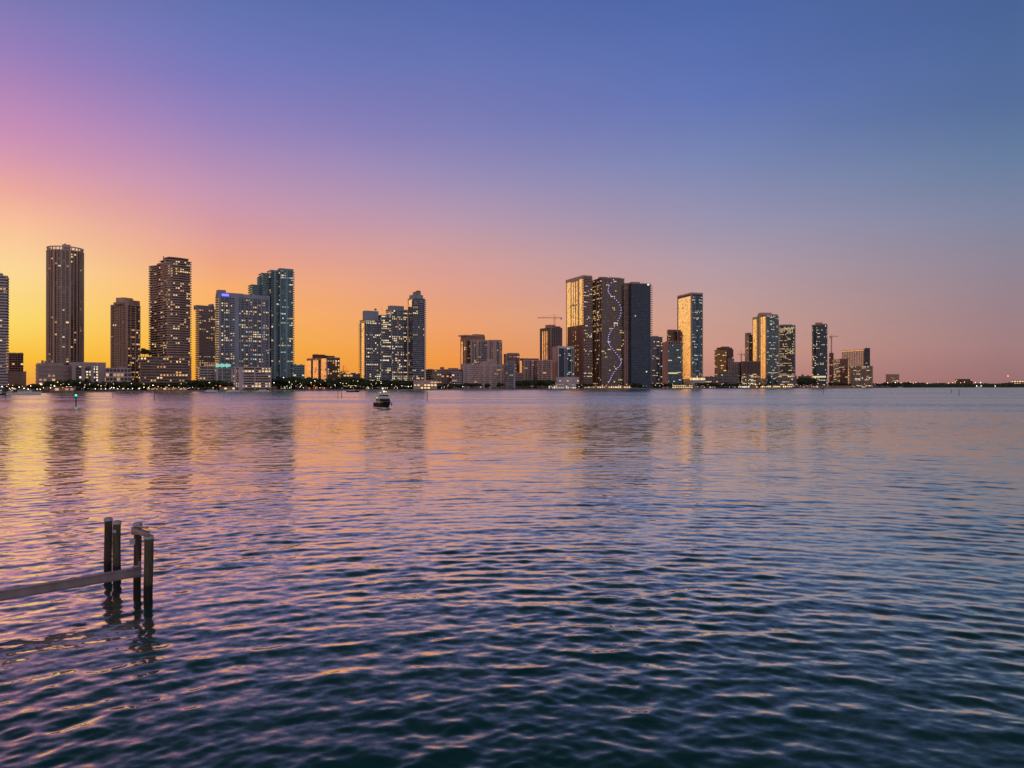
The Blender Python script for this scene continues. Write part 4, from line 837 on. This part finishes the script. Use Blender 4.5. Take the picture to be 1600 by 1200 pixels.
# ---------------------------------------------------------------- street lamps along the shore
def lamp_proto(mk, rad):
    me = MB(); me.bar((0,0,0),(0,0,.97),.018,k=6,r2=.012); a = me.mesh('post', M['metal'])
    bmx = bmesh.new(); bmesh.ops.create_icosphere(bmx, subdivisions=2, radius=rad); me = bpy.data.meshes.new('lamp_globe'); bmx.to_mesh(me); bmx.free(); me.materials.append(M[mk]); return a, me
LP = {k: lamp_proto(k, 1.0) for k in ('lamp_w','lamp_c','lamp_o','lamp_g','lamp_r')}
def lamp(label, px, py, D, mk, rad=.42, name='street_lamp', cat='street lamp', group=None):
    h = max(2.2, gz(py, D)-GZ); o = empty(name, label, cat, (gx(px, D), D, GZ), 0, group)
    p_ = inst('post', LP[mk][0], o, scale=(3, 3, h)); inst('lamp_globe', LP[mk][1], o, (0,0,h), 0, (rad,rad,rad))
spots = [
 ('among the trees before the squat orange block', [(486,598,'c'),(492,595,'c'),(508,595,'w'),(512,598,'c'),(524,603,'w'),(517,605,'w'),(500,606,'w')]),
 ('on the bank between the orange block and the blue tower group', [(532,598,'c'),(541,599,'w'),(552,595,'o'),(559,595.5,'c'),(545,602,'w'),(548,605,'w'),(556,603,'w')]),
 ('among the trees before the blue tower group', [(573,599,'w'),(580,600,'w'),(588,598.5,'w'),(595,596,'c'),(595.5,599,'w'),(605,599,'c'),(612,601,'w'),(621,607,'c'),(600,606,'o')]),
 ('by the cream flat-roofed pavilion', [(628,603,'c'),(630.5,602,'c'),(638,604,'c'),(643,603.5,'c'),(649,604,'w'),(666.5,604,'w'),(671.5,604,'o'),(676,607,'w')]),
 ('among the trees below the stepped teal tower', [(443,590,'c'),(452,597,'c'),(453,600,'w'),(462,595.5,'w'),(469,599,'g2'),(471,602,'w'),(445,605,'w'),(455,606,'w'),(474,606,'w')]),
 ('before the white-framed parking deck', [(399,595.5,'w'),(402,596,'o'),(411,598.5,'c'),(413,598.5,'c'),(423,595,'c'),(428,598,'c'),(408,607.5,'w'),(391,606,'w'),(418,600,'o'),(385,602,'o')]),
 ('before the broad blue-grey slab', [(327,598,'c'),(358,598,'c'),(344,603,'o'),(352,606.5,'o'),(361,605,'w'),(371,606,'w'),(333,606,'w'),(379,607,'w')]),
 ('along the dockside below the dark banded podium', [(218,607,'c'),(225,605,'w'),(232,606,'w'),(239,602,'c'),(247,604,'o'),(252,606,'o'),(259,605,'w'),(264,602,'w'),(271,605,'o'),(279,605,'w'),(287,606,'w'),(294,607,'w'),(301,605,'w')]),
 ('on the quay between the quay terrace and the dark podium', [(125,598,'w'),(132,605,'w'),(140,600,'w'),(149,609,'w'),(158,608,'o'),(165,608.5,'c'),(172,607,'w'),(178,606,'c'),(184,609,'w'),(192,608,'w'),(200,609,'w'),(207,608,'c')]),
 ('over the orange-lit quay terrace', [(79,606,'w'),(85,603,'c'),(90,597,'w'),(98,606,'o'),(104,604,'o'),(111,604,'w'),(115,606,'w')]),
 ('in the marina at the left edge', [(3,604,'c'),(19,606,'w'),(30,605,'w'),(48,603,'c'),(58,608,'o'),(63,609,'c'),(68,606,'w'),(44,608,'w')]),
 ('near the long pink slab', [(700,602,'c'),(723,604,'c'),(751,605,'w'),(690,606,'w')]),
 ('by the white-lit quay building', [(856,600,'c'),(866,604,'c'),(893,605,'c'),(905,604,'g2'),(909,602,'g2')]),
 ('along the foot of the three big towers', [(918,601,'w'),(924,605,'w'),(931,603,'w'),(938,606,'o'),(947,603,'w'),(955,605,'c'),(963,606,'w'),(970,603,'w'),(980,604,'c'),(986,606,'w'),(1002,602,'c'),(1010,603,'w')]),
 ('along the quay beside the yellow terrace', [(1024,602,'w'),(1031,603,'w'),(1036,601,'c'),(1043,605,'w'),(1090,604,'w'),(1097,603,'w'),(1101,605,'w'),(1128,600,'w'),(1140,605,'c')]),
 ('before the dark maroon box', [(1156,602,'w'),(1161,598,'w'),(1166,600,'c'),(1170,603,'c'),(1175,599,'c'),(1180,601,'w')]),
 ('along the golden arcade', [(1190,604,'w'),(1198,604,'w'),(1207,605,'o'),(1216,604,'w'),(1224,605,'w'),(1233,604,'w'),(1240,603,'c')]),
 ('along the quay below the rounded glass tower', [(1251,603,'c'),(1260,602,'c'),(1268,604,'w'),(1276,603,'o'),(1284,604,'w'),(1298,603,'c'),(1305,604,'w'),(1318,603,'w')]),
 ('at the foot of the last waterfront block', [(1332,603,'w'),(1339,602,'c'),(1347,603,'w'),(1353,602,'c'),(1359,603,'c'),(1366,600,'w'),(1371,598,'w')]),
]
for where, lst in spots:
    for px, py, k_ in lst:
        D = shoreD(px)+10+(px*7 % 13)
        mk = {'c':'lamp_c','w':'lamp_w','o':'lamp_o','g2':'lamp_w'}[k_]
        lamp({'lamp_c':'white','lamp_w':'warm','lamp_o':'orange'}[mk]+' street lamp '+where, px, py, D, mk, rad=.26+.2*((px*13)%7)/7, group='lamps '+where)
rq = random.Random(41)
for where, lst in spots:
    xs = [q[0] for q in lst]
    for i in range(int(len(lst)*1.1)):
        px = rq.uniform(min(xs), max(xs)); D = shoreD(px)+rq.uniform(4, 40); py = rq.uniform(599, 607.5); mk = rq.choice(['lamp_w','lamp_o','lamp_o','lamp_w','lamp_c'])
        lamp({'lamp_c':'white','lamp_w':'warm','lamp_o':'orange'}[mk]+' street lamp '+where, px, py, D, mk, rad=rq.uniform(.16,.32), group='lamps '+where)
for px, py, mk in [(1387,598,'w'),(1399,597.5,'c'),(1408,598,'o'),(1422,597,'o'),(1427,598.5,'o'),(1431,597.5,'o'),(1449,599,'w'),(1465,598,'o'),(1482,598.5,'o'),(1488,598,'o'),(1493,596.5,'o'),(1495,594,'o'),(1501,598,'o'),(1507,597,'w'),(1532,597.5,'c'),(1526,603,'c'),(1533,603,'c'),(1555,603,'c'),(1524,597.5,'w')]:
    D = shoreD(px)+ (8 if py > 600 else 30); lamp({'o':'orange','w':'warm','c':'white'}[mk]+' lamp over the dark wooded far shore', px, py, D, 'lamp_'+mk, rad=.95, group='lamps over the far shore')
D = 3000; lamp('tall mast with a glowing red beacon on the far right shore', 1575, 587.5, D, 'lamp_r', 1.7, 'beacon_mast', 'beacon')
lamp('thin far antenna mast right of the small glowing far block', 1441, 589, 3000, 'lamp_r', .1, 'antenna_mast', 'antenna')

# ---------------------------------------------------------------- channel markers
wood_d = plain('wet_pile', (.06,.045,.035), .8)
def marker(label, px, ybase, ytop, board=None, light=None, wdt=.16):
    D = CAMZ*F/(ybase-HZ); h = gz(ytop, D); o = empty('channel_marker', label, 'channel marker', (gx(px, D), D, 0))
    mb = MB(); mb.bar((0,0,-1),(.04,0,h),wdt,k=8,r2=wdt*.85); mb.build('pile', wood_d, o)
    if board:
        mb = MB(); s = .55; mb.quad([(0-s,-.22,h-s*1.5),(s,-.22,h-s*1.5),(s,-.22,h),(-s,-.22,h)]); mb.quad([(s,-.18,h-s*1.5),(-s,-.18,h-s*1.5),(-s,-.18,h),(s,-.18,h)]); mb.box(-s,-.215,h-s*1.5,s,-.185,h); mb.build('board', board, o)
    if light: inst('lantern', LP[light][1], o, (0,0,h+.25), 0, (.3,.3,.3)); mb = MB(); mb.box(-.2,-.2,h,.2,.2,h+.12); mb.build('lantern_base', M['metal'], o)
gb = plain('green_board', (.02,.25,.12), .5); rb = plain('red_board', (.4,.05,.04), .5)
marker('channel marker post with a glowing green light', 118.7, 634.5, 619, gb, 'lamp_g', .2)
marker('wooden marker pole with a board, left of a close pair', 528, 621.5, 609.5, M['grey'])
marker('bare marker pole, right of a close pair', 533.5, 621.5, 607)
marker('lone dark pole right of the approaching yacht', 667.5, 625.5, 611.5)
marker('thin pole in the water below the wavy tower', 241, 625.5, 612.5)
marker('short pole in the water below the comb-edged brown tower', 176.5, 622, 612)
marker('thin pole in the water near the left marina', 8, 622, 610)
marker('short dark pole left of the green channel light', 97, 622, 612)
marker('small red marker post far out on the right', 1486.5, 614.5, 609, rb)
marker('dark marker post right of the small red one', 1498.5, 617.5, 608)
marker('dark marker pole below the rounded glass tower', 1286.5, 616, 603)

# ---------------------------------------------------------------- boats
def hull_mesh(Lh, B, zb, zs, k=12, chine=.55, mats=None, name='hull'):
    """bow at -y; stations lofted from keel to sheer; upper band is material 0, boot stripe 1, bottom 2"""
    mb = MB(); rows = []
    for i in range(k+1):
        s = i/k; y = -Lh/2+Lh*s; bw = B/2*(1-(1-s)**2.6)**.75 if s > 0 else .03; bw *= 1-.06*max(0, s-.7)/.3
        sh = zs+(zb-zs)*(1-s)**1.6; fl = .62+.3*s
        rows.append([(0, y+.0 if s else y+1.1, -.75), (bw*fl, y+(1.0*(1-s)**2), -.1), (bw*(fl+.05), y+(.9*(1-s)**2), .22), (bw*.97, y+.3*(1-s)**2, sh*.8), (bw, y, sh)])
    for sgn in (1,-1):
        for i in range(k):
            for j in range(4):
                a, b_, c, d = rows[i][j], rows[i+1][j], rows[i+1][j+1], rows[i][j+1]; q = [(v[0]*sgn, v[1], v[2]) for v in (a,b_,c,d)]
                mb.quad(q if sgn > 0 else q[::-1], {0:2,1:1,2:0,3:0}[j])
    q = [(v[0],v[1],v[2]) for v in rows[-1]]; mb.quad([(-v[0],v[1],v[2]) for v in q[::-1]]+q[1:], 0)
    deck = [(r[4][0]-.02, r[4][1], r[4][2]-.12) for r in rows]; dk = MB(); dk.quad([(max(v[0],0.01),v[1],v[2]) for v in deck]+[(-max(v[0],0.01),v[1],v[2]) for v in deck[::-1]])
    return mb, dk, rows
def taper(mb, x0, x1, ya, yb, z0, z1, ins=.25, fr=.8, bk=.1, mi=0):
    """cabin block: front (at ya) raked back by fr"""
    w0 = x1; w1 = x1-ins; v = [(-w0,ya,z0),(w0,ya,z0),(w0,yb,z0),(-w0,yb,z0),(-w1,ya+fr,z1),(w1,ya+fr,z1),(w1,yb-bk,z1),(-w1,yb-bk,z1)]
    n0 = len(mb.v); mb.v += v
    for f in ((0,3,2,1),(4,5,6,7),(0,1,5,4),(1,2,6,5),(2,3,7,6),(3,0,4,7)): mb.f.append(tuple(n0+i for i in f)); mb.m.append(mi)
def yacht(label, loc, rz, Lh=17, B=5.0, hullm='hulln', fly=True):
    o = empty('motor_yacht', label, 'yacht', loc, rz)
    mb, dk, rows = hull_mesh(Lh, B, 2.15, 1.5)
    mb.build('hull', [M[hullm], M['hullw'], M['hulln']], o, smooth=False); dk.build('deck', M['hullw'], o)
    mb = MB(); taper(mb, 0, B*.37, -Lh*.22, Lh*.36, 1.5, 3.0, .3, 1.6); mb.build('cabin', M['hullw'], o)
    mb = MB(); taper(mb, 0, B*.345, -Lh*.22+.30, -Lh*.22+1.2, 2.15, 2.95, .17, .86, .0); 
    mb.build('windshield', M['bglass'], o)
    for s in (1,-1):
        mb = MB(); y0, y1 = -Lh*.22+1.9, Lh*.34; xo = B*.37-.11
        mb.quad([(s*(xo+.02),y0,2.15),(s*(xo+.02),y1,2.15),(s*(xo-.10),y1,2.8),(s*(xo-.10),y0+.7,2.8)][::s]); mb.build('side_window', M['bglass'], o)
    if fly:
        mb = MB(); taper(mb, 0, B*.33, -Lh*.08, Lh*.30, 3.0, 3.75, .1, .5); mb.build('flybridge', M['hullw'], o)
        mb = MB(); taper(mb, 0, B*.315, -Lh*.08+.38, -Lh*.08+.9, 3.6, 4.1, .12, .5, 0); mb.build('flybridge_screen', M['bglass'], o)
        mb = MB(); mb.box(-B*.34,-Lh*.05,4.85,B*.34,Lh*.2,4.98); mb.build('hardtop', M['hullw'], o)
        for sx_ in (-1,1):
            for yy in (-Lh*.03, Lh*.17): mb = MB(); mb.bar((sx_*B*.3,yy,3.6),(sx_*B*.3,yy+.25,4.9),.06); mb.build('hardtop_post', M['hullw'], o)
        mb = MB(); mb.bar((0,Lh*.08,4.98),(0,Lh*.10,6.0),.09); mb.bar((-.7,Lh*.09,5.5),(.7,Lh*.09,5.5),.06); mb.box(-.45,Lh*.07,5.15,.45,Lh*.11,5.35); mb.build('radar_mast', M['hullw'], o)
        for (x_,y_,z_,mk,r_) in ((.1,-Lh*.02,5.15,'lamp_c',.16),(-.05,Lh*.10,6.05,'lamp_c',.13),(.75,0,5.1,'lamp_w',.1),(-1.05,-Lh*.03,4.8,'lamp_w',.07),(-B*.46,-Lh*.1,3.25,'lamp_g',.09)):
            inst('navigation_light', LP[mk][1], o, (x_,y_,z_), 0, (r_,r_,r_))
        mb = MB()
        for s in (1,-1):
            pv = None
            for r_ in rows[:8]:
                q = Vector((s*max(r_[4][0]-.1,.02), r_[4][1]+.1, r_[4][2])); mb.bar(q, q+Vector((0,0,.65)), .02, k=4)
                if pv is not None: mb.bar(pv+Vector((0,0,.65)), q+Vector((0,0,.65)), .022, k=4)
                pv = q
        mb.build('bow_rail', M['metal'], o)
        mb = MB(); mb.box(-B*.3,-Lh*.36,1.75,B*.3,-Lh*.26,2.05); mb.build('sun_pad', M['teak'], o)
        for s in (1,-1): mb = MB(); mb.bar((s*B*.53,.5,.7),(s*B*.53,.5,1.5),.17,k=8); mb.build('fender', M['hulln'], o)
    return o
D = CAMZ*F/(638.5-HZ); yacht('motor yacht with flybridge and lights coming toward the viewer', (gx(592.5, D), D+8, 0), R(17), 17, 4.9)
def moor(label, px, py, ln, ang, hullm='hullw', fly=False, set_=None):
    D = CAMZ*F/(py-HZ); s = ln/15.0; o = yacht(label, (gx(px, D), D, 0), R(ang), 15, 4.4, hullm, fly); o.scale = (s,s,s)
moor('long sleek grey yacht moored at the left marina', 45, 617.3, 19, 97, 'hullw')
moor('dark teal-hulled boat cut by the left edge of the photo', 1, 617.6, 10, 80, 'hulln', True)
moor('white cabin boat moored between the dark boat and the sleek yacht', 18, 617.0, 10, 75, 'hullw', True)
moor('pale boat moored below the slim brown banded tower', 331, 612.2, 14, 95)
moor('low boat moored below the broad blue-grey slab', 365, 612.4, 15, 85)
moor('pale boat moored below the white-framed parking deck', 412, 611.9, 14, 93)
moor('small dark boat lying left of the approaching yacht', 552, 613.0, 14, 88, 'hulln')
moor('small white boat off the foot of the far right wooded shore', 1530, 606.0, 22, 90)
moor('tiny white boat off the point near the small glowing far block', 1407, 606.3, 18, 90)

# ---------------------------------------------------------------- foreground piles and beams
def pile_mat(name, top, bot):
    m, t, p = new_mat(name); n = t.nodes; l = t.links
    tcn = n.new('ShaderNodeTexCoord'); mpn = n.new('ShaderNodeMapping'); mpn.inputs['Scale'].default_value = (14,14,1.1); l.new(tcn.outputs['Object'], mpn.inputs[0])
    ns = n.new('ShaderNodeTexNoise'); ns.inputs['Scale'].default_value = 1.5; ns.inputs['Detail'].default_value = 9; ns.inputs['Roughness'].default_value = .65; l.new(mpn.outputs[0], ns.inputs['Vector'])
    n2 = n.new('ShaderNodeTexNoise'); n2.inputs['Scale'].default_value = 3; n2.inputs['Detail'].default_value = 5; l.new(tcn.outputs['Object'], n2.inputs['Vector'])
    s = n.new('ShaderNodeSeparateXYZ'); l.new(tcn.outputs['Object'], s.inputs[0])
    ad = n.new('ShaderNodeMath'); ad.operation = 'MULTIPLY_ADD'; ad.inputs[1].default_value = .5; l.new(n2.outputs['Fac'], ad.inputs[0]); l.new(s.outputs[2], ad.inputs[2])
    mr = n.new('ShaderNodeMapRange'); mr.inputs[1].default_value = .75; mr.inputs[2].default_value = .95; l.new(ad.outputs[0], mr.inputs[0])   # algae and wet growth up to the tide line
    mx = n.new('ShaderNodeMix'); mx.data_type = 'RGBA'; mx.inputs[6].default_value = (*bot,1); mx.inputs[7].default_value = (*top,1); l.new(mr.outputs[0], mx.inputs[0])
    rp = n.new('ShaderNodeValToRGB'); rp.color_ramp.elements[0].position = .35; rp.color_ramp.elements[0].color = (.35,.3,.28,1); rp.color_ramp.elements[1].position = .65; rp.color_ramp.elements[1].color = (1.1,1.1,1.1,1); l.new(ns.outputs['Fac'], rp.inputs[0])
    m2 = n.new('ShaderNodeMix'); m2.data_type = 'RGBA'; m2.blend_type = 'MULTIPLY'; m2.inputs[0].default_value = 1; l.new(mx.outputs[2], m2.inputs[6]); l.new(rp.outputs[0], m2.inputs[7]); l.new(m2.outputs[2], p.inputs['Base Color'])
    bp = n.new('ShaderNodeBump'); bp.inputs['Strength'].default_value = .6; bp.inputs['Distance'].default_value = .02; l.new(ns.outputs['Fac'], bp.inputs['Height']); l.new(bp.outputs[0], p.inputs['Normal'])
    p.inputs['Roughness'].default_value = .75; return m
PM = [pile_mat('weathered_pile', (.10,.068,.052), (.012,.011,.008)), pile_mat('green_weathered_pile', (.13,.12,.07), (.012,.013,.008))]
alu = concrete('galvanised_beam', (.31,.26,.27), .45, .3, 2.5); capm = concrete('pile_cap', (.5,.5,.54), .5, .2, 6)
def pile(label, px, ytop, D, dia, pm, cap='flat', seed=0):
    h = gz(ytop, D); o = empty('mooring_pile', label, 'pile', (gx(px, D), D, 0)); mb = MB(); k = 18; rg = random.Random(seed); nr = 14; r = dia/2
    ph = rg.uniform(0,6)
    for i in range(nr+1):
        z = -1.5+(h+1.5-.02)*i/nr
        for j in range(k):
            a = 2*math.pi*j/k; rr = r*(1+.025*math.sin(2*a+ph+i*.3)+rg.uniform(-.018,.018)); mb.v.append((math.cos(a)*rr+.012*math.sin(i*.5+ph), math.sin(a)*rr, z))
    for i in range(nr):
        for j in range(k): a, b_ = i*k+j, i*k+(j+1)%k; mb.f.append((a,b_,b_+k,a+k)); mb.m.append(0)
    mb.f.append(tuple(nr*k+j for j in range(k))); mb.m.append(0)
    mb.build('post', PM[pm], o, smooth=True)
    mb = MB()
    if cap == 'flat': mb.bar((0,0,h-.07),(0,0,h+.02),r*1.10,k=18); mb.bar((0,0,h+.02),(0,0,h+.06),r*1.10,k=18,r2=r*.6)
    else: mb.box(-r*.95,-r*.95,h-.12,r*.95,r*.95,h+.06); mb.box(-r*.8,-r*.8,h+.06,r*.8,r*.8,h+.075)
    mb.build('cap', capm, o); return o, h
DP = [28.1, 27.6, 25.7, 25.0]
pile('leftmost weathered pile with a flat grey cap, of the back pair', 169.3, 810.5, DP[0], .27, 0, seed=1)
o2, h2 = pile('greenish weathered pile, right one of the back pair', 182.8, 815.5, DP[1], .27, 1, seed=2)
o3, h3 = pile('dark pile holding the long beam, left one of the front pair', 215, 820, DP[2], .24, 0, 'block', 3)
o4, h4 = pile('rightmost thick pile with a pale cap, of the front pair', 232.3, 838, DP[3], .285, 1, seed=4)
def fix(o, x0,y0,z0,x1,y1,z1, name, mat): mb = MB(); mb.box(x0,y0,z0,x1,y1,z1); return mb.build(name, mat, o)
fix(o2, -.05,-.17,h2-.36,.05,-.13,h2-.26, 'light_fitting', capm)
fix(o3, -.17,-.19,h3-.62,.0,-.125,h3-.44, 'junction_box', capm); fix(o3, .10,-.17,.95,.16,-.06,1.2, 'bracket', alu); fix(o3, -.13,-.16,h3-.30,.13,-.125,h3-.10, 'plate', alu)
# rail that ties the tops of the front pair
P3 = Vector((gx(212, DP[2]), DP[2], h3-.12)); P4 = Vector((gx(236.5, DP[3]), DP[3]-.18, h4+.10))
def beam(name, label, cat, A, B_, w_, h_, extra=None):
    d = (B_-A); Lb = d.length; o = empty(name, label, cat, A); mb = MB()
    mb.box(0,-w_/2,-h_/2,Lb,w_/2,-h_/2+.02); mb.box(0,-w_/2,h_/2-.02,Lb,w_/2,h_/2); mb.box(0,-.03,-h_/2+.02,Lb,.03,h_/2-.02)
    o.rotation_euler = d.to_track_quat('X','Z').to_euler(); mb.build('beam_body', alu, o); return o, Lb
o, Lb = beam('top_rail', 'short sloping rail tying the tops of the front pair of piles', 'rail', P3+Vector((0,-.2,0)), P4, .14, .16)
mb = MB(); mb.bar((.05,.09,.10),(Lb*.75,.09,.16),.035,k=8); mb.build('pipe', M['metal'], o)
A = Vector((gx(221, 25.5), 25.5, gz(892.5, 25.5))); D0 = 22.55; Bq = Vector((gx(-2, D0), D0, gz(931, D0))); Bq = A+(Bq-A)*1.9
mb = MB(); o, Lb = beam('lift_beam', 'long pale metal beam running from the front pile out of the left edge', 'beam', A, Bq, .22, .28)
mb.box(0,-.018-.09,-.118,Lb,-.075,.118); mb.build('web_plate', alu, o)
mb = MB(); mb.box(-.03,-.16,-.2,.24,-.115,.19); mb.build('end_plate', capm, o)
